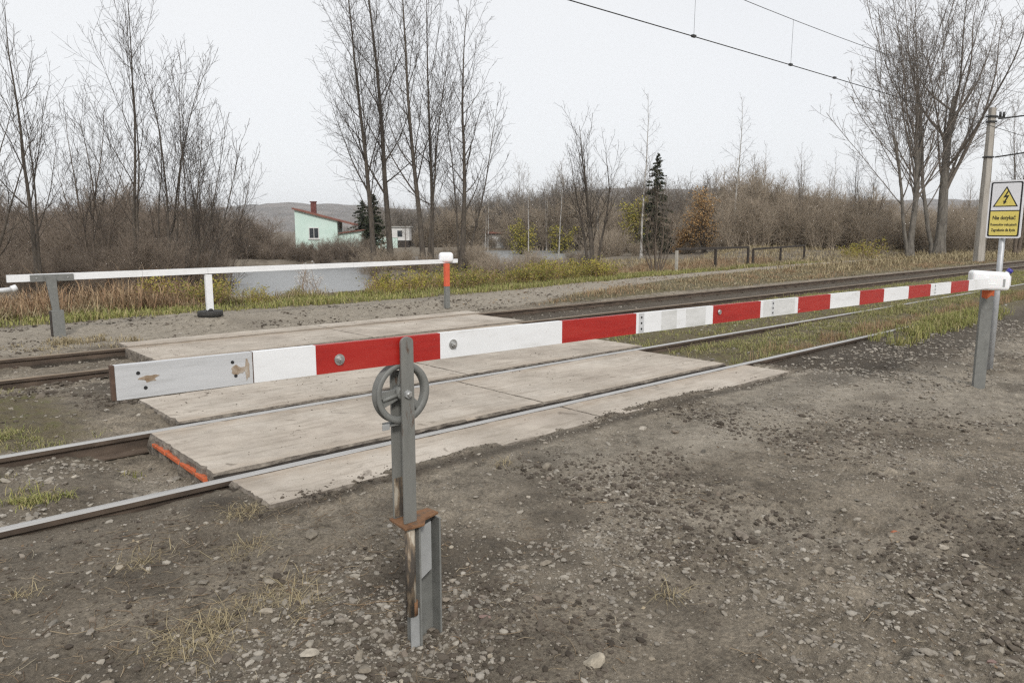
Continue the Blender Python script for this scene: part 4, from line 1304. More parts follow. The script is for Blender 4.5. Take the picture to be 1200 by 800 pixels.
for px in np.arange(-70, 306, 15):
    dep = rb.uniform(52, 66); p = px + rb.uniform(-6, 6)
    thicket(p, dep, topsize(p, dep, sky(p) + rb.uniform(-2, 16)), LB[0], GB[0], 'thicket_dark')
for px in np.arange(-70, 235, 16):
    dep = rb.uniform(32, 42); p = px + rb.uniform(-7, 7)
    thicket(p, dep, topsize(p, dep, sky(p) + rb.uniform(14, 44)), LB[3], GB[3], 'thicket_dark')
for px in np.arange(250, 440, 5):
    dep = rb.uniform(53, 60) + max(0, px - 400) * .1; p = px + rb.uniform(-5, 5)
    thicket(p, dep, topsize(p, dep, rb.uniform(277, 290)), LB[4], GB[4], 'thicket_dark')
for px in np.arange(-70, 240, 11):
    dep = rb.uniform(24, 31); p = px + rb.uniform(-6, 6)
    thicket(p, dep, topsize(p, dep, rb.uniform(276, 308)), LB[3], GB[3], 'thicket_dark')
for px in np.arange(436, 580, 9):
    dep = rb.uniform(36, 45); p = px + rb.uniform(-5, 5)
    thicket(p, dep, topsize(p, dep, rb.uniform(284, 298)), 'low twiggy shrub at the feet of the tall trio', 'shrubs below the tall trio', 'thicket')
for px in np.arange(560, 700, 9):
    dep = rb.uniform(30, 38); p = px + rb.uniform(-5, 5)
    thicket(p, dep, topsize(p, dep, rb.uniform(290, 304)), 'low twiggy shrub in front of the water below the small spreading tree', 'shrubs before the far water', 'thicket')
for px in np.arange(395, 850, 8):
    dep = rb.uniform(98, 118); p = px + rb.uniform(-6, 6)
    thicket(p, dep, topsize(p, dep, sky(p) + rb.uniform(-2, 18)), LB[1], GB[1], 'thicket_grey')
for px in np.arange(455, 850, 9):
    dep = rb.uniform(88, 98) if px < 705 else rb.uniform(74, 90); p = px + rb.uniform(-6, 6)
    if 455 < p < 485: continue
    dep = max(dep, 97) if p < 705 else dep
    thicket(p, dep, topsize(p, dep, sky(p) + rb.uniform(14, 42)), LB[0], GB[0], 'thicket')
for px in np.arange(705, 850, 12):
    dep = rb.uniform(60, 72); p = px + rb.uniform(-6, 6)
    thicket(p, dep, topsize(p, dep, rb.uniform(255, 284)), LB[0], GB[0], 'thicket')
for px in np.arange(845, 1270, 11):
    dep = rb.uniform(70, 86); p = px + rb.uniform(-6, 6)
    thicket(p, dep, topsize(p, dep, sky(p) + rb.uniform(-3, 14)), LB[2], GB[2], 'thicket')
for px in np.arange(860, 1270, 13):
    dep = rb.uniform(54, 64); p = px + rb.uniform(-6, 6)
    thicket(p, dep, topsize(p, dep, sky(p) + rb.uniform(10, 34)), LB[2], GB[2], 'thicket')
# taller bare trees standing in the wood behind
WT = []
for k in range(4):
    r3 = random.Random(900 + k)
    WT.append(tree_meshes([(0, 0, r3.gauss(0, .05), 0, 9.5, .11), (.1, .1, r3.gauss(0, .12), r3.gauss(0, .1), 8, .08), (-.2, 0, r3.gauss(0, .2), 0, 6.5, .06)][:2 + k % 2], SPEC_TALL, 950 + k)[:2])
for tm_, cm_ in WT:
    tm_.materials.append(M['bark_brown']); cm_.materials.append(M['thicket_grey'])
for k, px in enumerate(list(np.arange(480, 1000, 15)) + [-40, 20, 95, 250, 285, 1020, 1045, 1130, 1150, 1175, 1215]):
    dep = rb.uniform(74, 112); p = px + rb.uniform(-7, 7)
    if 500 < p < 705: dep = rb.uniform(99, 116)
    x, y = place(p, dep); s_ = (HCAM + (VY - (sky(p) - rb.uniform(-14, 34))) / 880 * dep - hz(x, y)) / 9.3
    t = thing('bare_tree', 'bare tree standing in the wood that closes the view behind the pond and track', 'tree', (x, y, hz(x, y)), rb.random() * 6.28, 'trees of the closing wood')
    t.scale = (s_ * rb.uniform(.9, 1.25), s_ * rb.uniform(.9, 1.25), s_)
    link('trunk', WT[k % 4][0], t); link('crown', WT[k % 4][1], t)
# rising thin saplings above the right wood
for k, (px, dep, s) in enumerate([(890, 84, 2.0), (915, 88, 2.1), (975, 80, 1.8), (1000, 76, 2.0), (870, 92, 2.0), (640, 96, 2.2), (730, 100, 1.9)]):
    x, y = place(px, dep)
    t = thing('sapling', 'thin bare sapling rising above the thicket top', 'tree', (x, y, hz(x, y)), k, 'saplings above the thicket')
    t.scale = (s * .45, s * .45, s * .45)
    link('trunk', bt2 if k % 2 else bt, t); link('crown', bc2 if k % 2 else bc, t)

# ---------------------------------------------------------------- far buildings, fences, pole, wires
def facing(px, dep, turn=0.0):
    x, y = place(px, dep)
    return (x, y, hz(x, y)), math.atan2(RGT[1], RGT[0]) + turn


loc, rz = facing(371, 85, math.radians(8))
t = thing('house', 'small mint green house with a sloping red roof beyond the pond', 'house', loc, rz)
mb = MB(); mb.prism([(-2.35, -1), (2.3, -1), (2.3, 3.35), (-2.35, 4.45)], 0, 7, 'mint', 'y'); mb.build('wall', t)
mb = MB(); mb.prism([(-2.6, 4.52), (4.2, 2.75), (4.2, 2.95), (-2.6, 4.72)], -.3, 7.3, 'roof_red', 'y')
rf = mb.build('roof', t)
mb = MB(); mb.box(-.85, -.25, 2.4, 3.0, 4.0, 5.4, 'chimney', .02); mb.box(-.92, -.18, 2.33, 3.07, 5.4, 5.5, 'chimney'); mb.build('chimney', rf)
mb = MB(); mb.box(-.85, .25, -.05, -.004, 1.25, 2.5, 'white_wall'); w_ = mb.build('window', t)
mb = MB(); mb.box(-.78, -.33, -.07, -.052, 1.33, 2.42, 'glass'); mb.box(-.27, .18, -.07, -.052, 1.33, 2.42, 'glass'); mb.build('pane', w_)
mb = MB(); mb.box(-.95, .35, -.16, -.051, 1.15, 1.24, 'white_wall'); mb.build('sill', w_)
mb = MB(); mb.prism([(2.31, -1), (4.9, -1), (4.9, 2.1), (2.31, 1.75)], 1.0, 6.0, 'mint', 'y'); mb.build('annex', t)
mb = MB(); mb.prism([(2.31, 1.78), (5.2, 2.16), (5.2, 2.3), (2.31, 1.92)], .7, 6.3, 'roof_red', 'y'); mb.build('annex_roof', t)
loc, rz = facing(469, 92)
t = thing('cabin', 'small white cabin between the trunks of the tall trio', 'cabin', loc, rz)
mb = MB(); mb.box(-1.1, 1.1, 0, 2, .9, 2.5, 'white_wall', .01); mb.build('wall', t)
mb = MB(); mb.box(-1.3, 1.3, -.2, 2.2, 2.5, 2.62, 'grey_wall', .01); mb.build('roof', t)
mb = MB(); mb.box(-.95, .95, .1, 1.8, -.6, .9, 'dark_wood'); mb.build('base', t)
mb = MB(); mb.box(-.35, .25, -.02, -.002, 1.35, 2.1, 'glass'); mb.build('window', t)
loc, rz = facing(449, 86)
t = thing('garden_wall', 'low mint green wall right of the house, behind a trunk', 'wall', loc, rz)
mb = MB(); mb.box(-1.4, 1.6, 0, .3, -.6, 1.2, 'mint', .01); mb.box(-1.5, 1.7, -.05, .35, 1.2, 1.28, 'white_wall'); mb.build('wall_face', t)
loc, rz = facing(583, 97)
t = thing('shed', 'long low pale shed right of the leaning tree', 'shed', loc, rz)
mb = MB(); mb.box(-3.4, 3.0, 0, 3, -.6, 1.7, 'grey_wall', .01); mb.build('wall', t)
mb = MB(); mb.prism([(-3.7, 1.7), (3.3, 1.7), (3.3, 1.82), (-3.7, 2.0)], -.3, 3.3, 'roof_red', 'y'); mb.build('roof', t)
mb = MB()
for k in range(5): mb.box(-3.2 + 1.25 * k, -2.4 + 1.25 * k, -.02, -.003, .2, 1.3, 'white_wall')
mb.build('window', t)
loc, rz = facing(684, 98)
t = thing('cabin', 'tiny white roofed hut deep in the wood right of the small tree', 'cabin', loc, rz)
mb = MB(); mb.box(-.9, .9, 0, 2, -.6, 1.9, 'dark_wood'); mb.build('wall', t)
mb = MB(); mb.prism([(-1.1, 1.9), (1.1, 1.9), (.0, 2.7)], -.2, 2.2, 'white_wall', 'y'); mb.build('roof', t)


def rail_fence(p0, p1, n, label, h=.95):
    (x0, y0), (x1, y1) = p0, p1
    z0 = hz(x0, y0)
    t = thing('rail_fence', label, 'fence', (x0, y0, z0), math.atan2(y1 - y0, x1 - x0))
    L = math.hypot(x1 - x0, y1 - y0); z1 = hz(x1, y1) - z0
    a = math.atan2(z1, L)
    mb = MB(); mb.box(-.06, L + .06, -.035, .035, h, h + .10, 'dark_wood', .008, Matrix.Rotation(-a, 4, 'Y')); mb.build('top_rail', t)
    for k in range(n):
        x = L * k / (n - 1); zz = z1 * k / (n - 1)
        mb = MB(); mb.box(x - .055, x + .055, -.05, .05, zz - .5, zz + h - .003, 'pale_post' if k == 0 and h > .9 else 'dark_wood', .006); mb.build('post', t)


rail_fence(place(794, 31), place(878, 37), 3, 'dark railing with a pale end post beside the fan shaped willow')
rail_fence(place(884, 38), place(944, 44), 3, 'lower dark railing continuing right of the one with the pale post', .85)

# concrete line pole
PXx, PXy = 42.9, 12.12
gzp = hz(PXx, PXy); zt = 7.5 - gzp
t = thing('utility_pole', 'tapering grey concrete pole left of the warning sign', 'pole', (PXx, PXy, gzp), AZ - PI / 2 + .25)
mb = MB(); tb = bmesh.new()
vs = []
for zz, w in ((-.5, .235), (zt, .14)):
    for sx, sy in ((-1, -1), (1, -1), (1, 1), (-1, 1)):
        for q in ((.8, 1), (1, .8)):
            k = q if sx * sy > 0 else q[::-1]
            vs.append(tb.verts.new((sx * w * k[0], sy * w * .8 * k[1], zz)))
import itertools
n = 8
for k in range(n): tb.faces.new([vs[k], vs[(k + 1) % n], vs[n + (k + 1) % n], vs[n + k]])
tb.faces.new(vs[n:])
mb.merge(tb, 'pole_concrete'); mb.build('shaft', t)
mb = MB()
for zz in (7.1, 6.85, 5.15):
    mb.box(-.2, .2, -.16, .16, zz - .04, zz + .04, 'wire', .005)
mb.box(.1, .75, -.03, .03, 7.05, 7.12, 'wire'); mb.cyl((.5, 0, 7.1), (.5, 0, 7.35), .06, .05, 'wire', 10); mb.cyl((.72, 0, 7.1), (.72, 0, 7.35), .06, .05, 'wire', 10)
mb.build('bracket', t)


def wire(name, label, pts, r, cat='wire', group=None):
    me = mesh_np(name, *tubes([(0, [(p[0], p[1], p[2], r) for p in pts])], [6]), smooth=True)
    return tag(link(name, me, None, 'wire'), label, cat, group)


def sag(p0, p1, s, n=24):
    return [tuple(Vector(p0).lerp(Vector(p1), k / n) - Vector((0, 0, s * 4 * (k / n) * (1 - k / n)))) for k in range(n + 1)]


CYW = 9.95
xs_w = np.concatenate([np.linspace(-15, 40, 30), np.linspace(42, 120, 20)])
cz = lambda x: 5.70 + .05 * math.sin((x - 8) / 10) * (x < 40)
for dy, lb in ((-.022, 'nearer of the paired contact wires running above the rear track'), (.03, 'farther of the paired contact wires running above the rear track')):
    wire('contact_wire', lb, [(x, CYW + dy, cz(x) + dy * .3) for x in xs_w], .0085, 'wire', 'overhead line of the rear track')
mz = lambda x: 6.85 + .0016 * (x - 19.5) ** 2 if x < 55 else 6.85 + .0016 * 35.5 ** 2
mw = wire('messenger_wire', 'upper sagging carrier wire of the overhead line', [(x, CYW, mz(x)) for x in xs_w], .008, 'wire', 'overhead line of the rear track')
for x in (8.4, 14.39, 18.7, 24.2, 30.0, 36.5):
    me = mesh_np('dropper', *tubes([(0, [(x, CYW, cz(x), .004), (x + .01, CYW, (cz(x) + mz(x)) / 2, .004), (x + .02, CYW, mz(x), .004)])], [5]))
    link('dropper', me, mw, 'wire')
for x in (14.39, 18.7, 21.2):
    mb = MB(); mb.box(x - .06, x + .06, CYW - .03, CYW + .035, cz(x) - .02, cz(x) + .035, 'wire', .005); mb.build('clamp', mw)
x0, y0 = PXx, PXy
wire('power_cable', 'upper black cable leaving the concrete pole to the right', sag((x0 + .3, y0 - .2, gzp + 7.0), (x0 + 2, y0 - 26, gzp + 9.5), .4), .035, 'cable', 'cables of the concrete pole')
wire('power_cable', 'lower black cable leaving the concrete pole to the right', sag((x0 + .3, y0 - .2, gzp + 5.15), (x0 + 2, y0 - 24, gzp + 9.0), .3), .035, 'cable', 'cables of the concrete pole')

# ---------------------------------------------------------------- stones
def stone_mesh(seed, sub=2):
    bm = bmesh.new(); bmesh.ops.create_icosphere(bm, subdivisions=sub, radius=1)
    rng = np.random.default_rng(seed)
    # cut by random planes for flat faces
    N = rng.normal(size=(9, 3)); N /= np.linalg.norm(N, axis=1, keepdims=True); D = rng.uniform(.48, .85, 9)
    for v in bm.verts:
        c = np.array(v.co)
        for nn, dd in zip(N, D):
            e = c @ nn - dd
            if e > 0: c = c - nn * e
        c = c * np.array([1, .72, .48])
        v.co = Vector(c + rng.normal(size=3) * .02)
    V = np.array([v.co[:] for v in bm.verts]); bm.verts.index_update()
    F = np.array([[v.index for v in f.verts] for f in bm.faces]); bm.free()
    return V, F


SV = [stone_mesh(300 + k) for k in range(14)]
SM = []
for k, (V, F) in enumerate(SV):
    me = mesh_np('stone', V, None, F, False); me.materials.append(M['stone']); SM.append(me)
rs = np.random.default_rng(77)


def in_view(x, y, margin=0):
    px, d = plan_to_view(x, y)
    return (px > -60 - margin) & (px < 1260 + margin) & (d > .3)


def on_slab(x, y):
    m = np.zeros(len(x), bool)
    for (x0, x1, y0, y1) in SLAB_BEDS: m |= (x > x0 - .06) & (x < x1 + .06) & (y > y0 - .06) & (y < y1 + .06)
    for r in (R1, R2, R3, R4): m |= np.abs(y - r) < .09
    return m


# 290 single stones, mostly in the foreground
XY = []
while len(XY) < 276:
    x, y = rs.uniform(0, 9.5), rs.uniform(.7, 3.82)
    if not in_view(np.array([x]), np.array([y]))[0]: continue
    d = math.hypot(x, y)
    if rs.random() > min(1, (2.0 / d) ** 2.2) : continue
    cl = float(fbm(np.array([x]), np.array([y]), .9, 3, 21.)[0])
    if rs.random() > .2 + 2.2 * max(0, cl + .12): continue
    if math.hypot(x - 1.55, y - 2.23) < .12: continue
    XY.append((x, y))
XY += [(rs.uniform(-.3, 1.6), rs.uniform(4.65, 5.95)) for _ in range(16)]
lab = 'small rough stone among the many scattered over the bare dirt'
for k, (x, y) in enumerate(XY):
    s = float(np.clip(rs.lognormal(math.log(.021), .42), .011, .05))
    o = bpy.data.objects.new('stone', SM[k % 14]); C.objects.link(o)
    o.location = (x, y, hz(x, y) + s * rs.uniform(.02, .28)); o.scale = (s, s * rs.uniform(.8, 1.2), s * rs.uniform(.7, 1.1))
    o.rotation_euler = (rs.normal() * .25, rs.normal() * .25, rs.uniform(0, 6.28))
    tag(o, lab, 'stone', 'stones scattered over the bare dirt')
SPECIAL = [(568, 726, .026, 'stone_pink', 'rounded pinkish brown stone right of the roller post foot'), (612, 664, .034, None, 'long flat grey stone, left of two lying side by side right of the roller post'), (640, 660, .034, None, 'wedge shaped grey stone, right of two lying side by side right of the roller post'),
           (1048, 627, .022, 'brick_chip', 'bright orange brick chip on the right of the dirt'), (314, 718, .03, None, 'large smooth stone beside the dry grass left of the roller post'), (316, 677, .028, None, 'rounded pale stone above the dry grass left of the roller post'),
           (364, 768, .036, None, 'big angular stone near the bottom, left of the roller post'), (1162, 778, .02, 'stone_pink', 'smooth pinkish pebble in the bottom right corner'), (1085, 775, .028, None, 'grey rounded stone near the bottom right corner')]


def gpix(px, py, z=-.04):
    r, u = (px - CX) / FPX, -(py - CY) / FPX
    F_ = math.cos(PIT) + u * math.sin(PIT); Z = -math.sin(PIT) + u * math.cos(PIT)
    t_ = (z - HCAM) / Z
    return (F_ * FWD[0] + r * RGT[0]) * t_, (F_ * FWD[1] + r * RGT[1]) * t_


for k, (px, py, s, mt, lb) in enumerate(SPECIAL):
    x, y = gpix(px, py)
    me = SM[(k * 3 + 1) % 14]
    if mt:
        me = me.copy(); me.materials.clear(); me.materials.append(M[mt])
    o = bpy.data.objects.new('stone', me); C.objects.link(o)
    o.location = (x, y, hz(x, y) + s * .18); o.scale = (s * 1.15, s, s * .9); o.rotation_euler = (0, 0, AZ - PI / 2 + rs.uniform(-.5, .5))
    tag(o, lb, 'stone')

# the finer gravel
LO = [stone_mesh(400 + k, 1) for k in range(6)]   # six shapes


def scatter_stones(name, label, X, Y, S, mat='gravel', Z=None):
    Z = H(X, Y) if Z is None else Z; parts = []
    n = len(X); kk = rs.integers(0, 6, n)
    for k in range(6):
        V, F = LO[k]; idx = np.where(kk == k)[0]; m = len(idx)
        if not m: continue
        a = rs.uniform(0, 6.28, m); ca, sa = np.cos(a), np.sin(a)
        s = S[idx]; sx, sy, szz = s * rs.uniform(.8, 1.25, m), s * rs.uniform(.8, 1.2, m), s * rs.uniform(.7, 1.2, m)
        lx = V[None, :, 0] * sx[:, None]; ly = V[None, :, 1] * sy[:, None]; lz = V[None, :, 2] * szz[:, None]
        P = np.stack([lx * ca[:, None] - ly * sa[:, None] + X[idx][:, None], lx * sa[:, None] + ly * ca[:, None] + Y[idx][:, None], lz + lx * rs.normal(0, .15, m)[:, None] + (Z[idx] + s * .12)[:, None]], -1)
        parts.append((P.reshape(-1, 3), None, (F[None] + (np.arange(m) * len(V))[:, None, None]).reshape(-1, 3)))
    V, Q, T = join_arrays(parts)
    return tag(link(name, mesh_np(name, V, None, T), None, mat), label, None, None, 'stuff')


def sample(n, x0, x1, y0, y1, dens):
    X = rs.uniform(x0, x1, n); Y = rs.uniform(y0, y1, n)
    k = (rs.random(n) < dens(X, Y)) & in_view(X, Y)
    return X[k], Y[k]


X, Y = sample(240000, -.3, 11, .6, 4.4, lambda x, y: np.minimum(1, (2.6 / np.hypot(x, y)) ** 1.1) * (.09 + 2.8 * np.clip(fbm(x, y, .7, 3, 21.) + .05, 0, 1)))
k = ~on_slab(X, Y); X, Y = X[k], Y[k]
scatter_stones('gravel', 'fine gravel and grit spread over the foreground dirt', X, Y, np.clip(rs.lognormal(math.log(.0056), .65, len(X)), .002, .026))
X, Y = sample(42000, -3, 13, 4.5, 14.6, lambda x, y: np.where(y > 11, .5, np.where(x < 2.6, 1, .7)) * (.15 + 1.5 * np.clip(fbm(x, y, .8, 3, 31.) + .1, 0, 1)))
k = ~on_slab(X, Y); X, Y = X[k], Y[k]
scatter_stones('ballast', 'loose stones between and behind the rails', X, Y, np.clip(rs.lognormal(math.log(.013), .5, len(X)), .006, .04))
X, Y = sample(5200, -1.6, 1.75, R1 + .08, R2 - .07, lambda x, y: np.clip(.35 + 2.5 * fbm(x, y, .5, 3, 71.), 0, 1))
scatter_stones('ballast', 'pale stones between the near rails on the left', X, Y, np.clip(rs.lognormal(math.log(.0115), .6, len(X)), .004, .04))
X, Y = sample(13000, 7.4, 15, 2.4, 4.3, lambda x, y: .2 + 1.3 * np.clip(fbm(x, y, .6, 3, 3.) + .1, 0, 1))
k = ~on_slab(X, Y); X, Y = X[k], Y[k]
scatter_stones('ballast', 'stones in the dark soil right of the slabs', X, Y, np.clip(rs.lognormal(math.log(.013), .55, len(X)), .005, .045))
# clods of dark soil in loose patches
X, Y = sample(170000, -.3, 12, .6, 4.4, lambda x, y: np.minimum(1, (2.6 / np.hypot(x, y)) ** 1.1) * np.clip(3.2 * fbm(x, y, .9, 4, 41.) - .05, 0, 1) * (.25 + .75 * ss(.9, 1.9, x)))
k = ~on_slab(X, Y); X, Y = X[k], Y[k]
scatter_stones('soil_crumbs', 'crumbly dark clods of soil in loose patches', X, Y, np.clip(rs.lognormal(math.log(.0085), .55, len(X)), .003, .036), 'soil')
X, Y = sample(16000, -1, 9, 7.2, 9.1, lambda x, y: np.clip(.5 + 3 * fbm(x, y, .6, 3, 43.), 0, 1) * ss(.6, 1.6, x) * (1 - ss(7.8, 8.8, x)))
k = ~on_slab(X, Y); X, Y = X[k], Y[k]
scatter_stones('soil_crumbs', 'black clods of soil between the two tracks', X, Y, np.clip(rs.lognormal(math.log(.014), .6, len(X)), .006, .06), 'soil')
X, Y = sample(9000, -3, 13, 11.2, 14.4, lambda x, y: np.clip(3.5 * fbm(x, y, .9, 3, 45.) - .05, 0, 1))
k = ~on_slab(X, Y); X, Y = X[k], Y[k]
scatter_stones('soil_crumbs', 'dark clods on the far dirt road', X, Y, np.clip(rs.lognormal(math.log(.014), .6, len(X)), .006, .05), 'soil')
# crumbs of soil along the slab edge
X, Y = sample(30000, 1.5, 7.6, 3.5, 4.3, lambda x, y: np.exp(-((y - 3.9 - .40 * np.clip(fbm(x, y * 0, .9, 4, 3.3) + .02, 0, 1)) / .07) ** 2) * np.clip(.45 + 3 * fbm(x, y, .35, 3, 51.), 0, 1))
Z = H(X, Y)
scatter_stones('soil_crumbs', 'crumbs of dark soil along the front slab edge', X, Y, np.clip(rs.lognormal(math.log(.0055), .55, len(X)), .0025, .02), 'soil', np.where(Z < -.03, .0, Z))
# grit lying on the slabs
X, Y = sample(9000, 1.8, 8.4, 4.0, 11.1, lambda x, y: np.clip(.1 + 2.5 * fbm(x, y, .8, 3, 61.), 0, 1))
k = np.zeros(len(X), bool)
for (x0, x1, y0, y1) in SLAB_BEDS: k |= (X > x0 + .06) & (X < x1 - .06) & (Y > y0 + .04) & (Y < y1 - .04)
X, Y = X[k], Y[k]
scatter_stones('gravel', 'grit and crumbs lying on the concrete slabs', X, Y, np.clip(rs.lognormal(math.log(.0045), .5, len(X)), .002, .014), 'soil', np.zeros(len(X)))


# ---------------------------------------------------------------- grass, weeds, litter
def grass(name, label, X, Y, h, w, lean, mat, hv=.35, curve=.5):
    n = len(X)
    pos = np.stack([X, Y, H(X, Y) - .004], 1)
    hh = h * np.clip(rs.normal(1, hv, n), .3, 2.2) * np.where(Y < 4.4, 1.0, .45 + 1.9 * np.clip(fbm(X, Y, 1.1, 3, 81.) + .27, 0, .7)); ww = w * rs.uniform(.6, 1.4, n)
    V, Q, T = blades(pos, hh, ww, np.full(n, lean), rs, curve)
    return tag(link(name, mesh_np(name, V, Q, T), None, mat), label, None, None, 'stuff')


def tufts(n, per, x0, x1, y0, y1, dens, spread=.05):
    X, Y = sample(n, x0, x1, y0, y1, dens)
    X = np.repeat(X, per) + rs.normal(0, spread, len(X) * per); Y = np.repeat(Y, per) + rs.normal(0, spread, len(Y) * per)
    k = ~on_slab(X, Y)
    return X[k], Y[k]


cl = lambda off, s=.8, a=.12, m=2.2: (lambda x, y: np.clip((fbm(x, y, s, 3, off) + a) * m, 0, 1))
# between the near rails and between the tracks on the right
X, Y = tufts(2600, 16, SX1 + .15, 22, R1 + .1, R2 - .1, lambda x, y: np.clip(cl(2.)(x, y) + .25, 0, 1) * ss(7.7, 8.8, x), .04)
grass('grass', 'rough green and brown grass between the near rails', X, Y, .085, .003, .95, 'grass_mixed')
X, Y = tufts(3200, 18, SX1 + .4, 34, R2 + .15, R3 - .35, lambda x, y: np.clip(cl(4.)(x, y) + .4, 0, 1), .06)
grass('grass', 'green grass strip between the two tracks on the right', X, Y, .075, .0035, .9, 'grass_green')
X, Y = tufts(900, 16, SX1 + .1, 22, R1 + .1, R1 + .5, lambda x, y: .28 * ss(8, 10, x), .04)
grass('grass', 'brown stalks by the near rail', X, Y, .12, .003, .35, 'weeds')
X, Y = tufts(340, 40, 10.5, 16, 3.9, 4.45, lambda x, y: np.clip(cl(7., .5)(x, y) * ss(10.5, 12.5, x) + .1, 0, 1), .06)
grass('grass', 'yellow green tufts where the nearest rail sinks into the soil', X, Y, .17, .004, .7, 'grass_green')
# left
X, Y = tufts(3600, 18, -3, 1.9, R2 + .12, R3 - .3, lambda x, y: cl(9., .7, .10, 3)(x, y) * (1 - ss(1.0, 1.7, x)), .05)
grass('grass', 'patchy grass between the tracks on the left', X, Y, .07, .0024, 1.0, 'grass_mixed')
X, Y = tufts(900, 26, -1.5, 1.4, R1 + .45, R2 - .06, lambda x, y: cl(5., .4, .02, 3.5)(x, y), .035)
grass('grass', 'green tufts between the near rails on the left', X, Y, .075, .0028, .9, 'grass_green')
X, Y = tufts(900, 20, -3, 3.2, 11.0, 12.2, lambda x, y: cl(6., .6, .05, 2.5)(x, y), .06)
grass('grass', 'straw coloured grass behind the rear track on the left', X, Y, .08, .004, .9, 'grass_dry')
# dry tufts in the foreground
tx, ty = [], []
for (px, py, nn, sp) in ((222, 742, 190, .085), (330, 690, 140, .085), (268, 718, 120, .06), (290, 640, 120, .07), (285, 605, 160, .05), (165, 652, 90, .08), (590, 548, 50, .03), (785, 695, 60, .04), (240, 760, 120, .07), (350, 705, 80, .05), (25, 692, 40, .03)):
    x, y = gpix(px, py); tx.append(rs.normal(x, sp, nn)); ty.append(rs.normal(y, sp * .8, nn))
X = np.concatenate(tx); Y = np.concatenate(ty); k = ~on_slab(X, Y)
grass('grass', 'flattened dry grass wisps in the foreground dirt', X[k], Y[k], .085, .0013, 1.7, 'grass_dry', .4, .62)


def clear_view(x, y):
    px, d = plan_to_view(np.asarray(x, float), np.asarray(y, float))
    return (px > 258) & (px < 432)


# verge behind the far road
def verge_front(x): return path_mid(x) + path_half(x) + .1


def band(n, x0, x1, off0, off1, dens, per, spread):
    X = rs.uniform(x0, x1, n); o_ = rs.uniform(off0, off1, n); Y = verge_front(X) + o_
    k = (rs.random(n) < dens(X, Y)) & in_view(X, Y)
    X, Y = X[k], Y[k]
    return np.repeat(X, per) + rs.normal(0, spread, len(X) * per), np.repeat(Y, per) + rs.normal(0, spread, len(Y) * per)


X, Y = band(5200, -4, 40, -.25, 2.6, lambda x, y: np.clip(cl(12.)(x, y) + .55, 0, 1), 16, .09)
grass('grass', 'green verge grass behind the far dirt road', X, Y, .13, .007, .7, 'grass_green')
X, Y = band(2600, -4, 16, 1.2, 5.0, lambda x, y: np.clip(cl(14., 1.2)(x, y) + .2, 0, 1) * (1 - ss(4.5, 7.5, x)) * (1 - clear_view(x, y)), 22, .14)
grass('dry_weeds', 'brown dead weeds behind the left part of the white arm', X, Y, .58, .007, .75, 'weeds', .35, .55)
X, Y = band(1500, -4, 9, .6, 3.2, lambda x, y: cl(15., .9, .05, 2)(x, y), 20, .12)
grass('dry_weeds', 'pale bent straw at the edge of the dead weeds', X, Y, .36, .006, 1.0, 'grass_dry', .35, .55)
X, Y = band(2600, 5, 40, 2.0, 7.0, lambda x, y: np.clip(cl(16., 1.2)(x, y) + .1, 0, 1) * (1 - clear_view(x, y)), 16, .15)
grass('dry_weeds', 'brown weeds on the pond bank behind the grass', X, Y, .40, .007, .7, 'weeds', .35, .55)
# mound between far road and rear track on the right
X = rs.uniform(9.5, 60, 6500); Y = rs.uniform(11.4, 18, 6500)
k = (Y < path_mid(X) - path_half(X) * 1.0) & in_view(X, Y) & (rs.random(6500) < np.clip(cl(18.)(X, Y) * .9 + .35, 0, 1) * ss(10, 13, X))
X, Y = X[k], Y[k]
X = np.repeat(X, 16) + rs.normal(0, .12, len(X) * 16); Y = np.repeat(Y, 16) + rs.normal(0, .12, len(Y) * 16)
grass('grass', 'dry straw grass between the far road and the rear track', X, Y, .10, .006, .9, 'grass_dry', .4)
X = rs.uniform(9.5, 45, 2600); Y = rs.uniform(11.4, 17, 2600)
k = (Y < path_mid(X) - path_half(X) * 1.05) & in_view(X, Y) & (rs.random(2600) < cl(19., .9, .05, 2.5)(X, Y))
X, Y = X[k], Y[k]
X = np.repeat(X, 22) + rs.normal(0, .15, len(X) * 22); Y = np.repeat(Y, 22) + rs.normal(0, .13, len(Y) * 22)
grass('dry_weeds', 'brown weeds on the low mound beside the rear track', X, Y, .15, .006, .8, 'weeds', .35, .55)
X = rs.uniform(26, 75, 4000); Y = rs.uniform(12.5, 32, 4000)
k = (np.abs(Y - path_mid(X)) > path_half(X)) & in_view(X, Y) & (rs.random(4000) < .8)
X, Y = X[k], Y[k]
X = np.repeat(X, 14) + rs.normal(0, .3, len(X) * 14); Y = np.repeat(Y, 14) + rs.normal(0, .3, len(Y) * 14)
grass('dry_weeds', 'pale dead grass below the brown wood on the right', X, Y, .28, .012, .8, 'grass_dry', .4, .55)


# leafy bank shrubs behind the verge
def leafy_bush(x, y, s, seed, mat):
    rng = np.random.default_rng(seed)
    out = []
    r2 = random.Random(seed)
    for _ in range(12):
        grow(out, r2, (r2.gauss(0, .12), r2.gauss(0, .12), -.05), (r2.gauss(0, .45), r2.gauss(0, .45), 1), .75 * r2.uniform(.6, 1.1), .008, 0, [lvl(5, .12, .02, .003, tip=.3), lvl(3, .15, .0, .002, 5, .25, 45, 12, .5, 1, .6, .6, .5)])
    tips = np.array([p[:3] for lv, pl in out for p in pl[1:]])
    nl = 420
    sel = tips[rng.integers(0, len(tips), nl)] + rng.normal(size=(nl, 3)) * .05
    V, F = cards(sel, rng.uniform(.018, .038, nl), rng, .2)
    return mesh_np('stems', *tubes(out, [4, 3])), mesh_np('leaves', V, F)


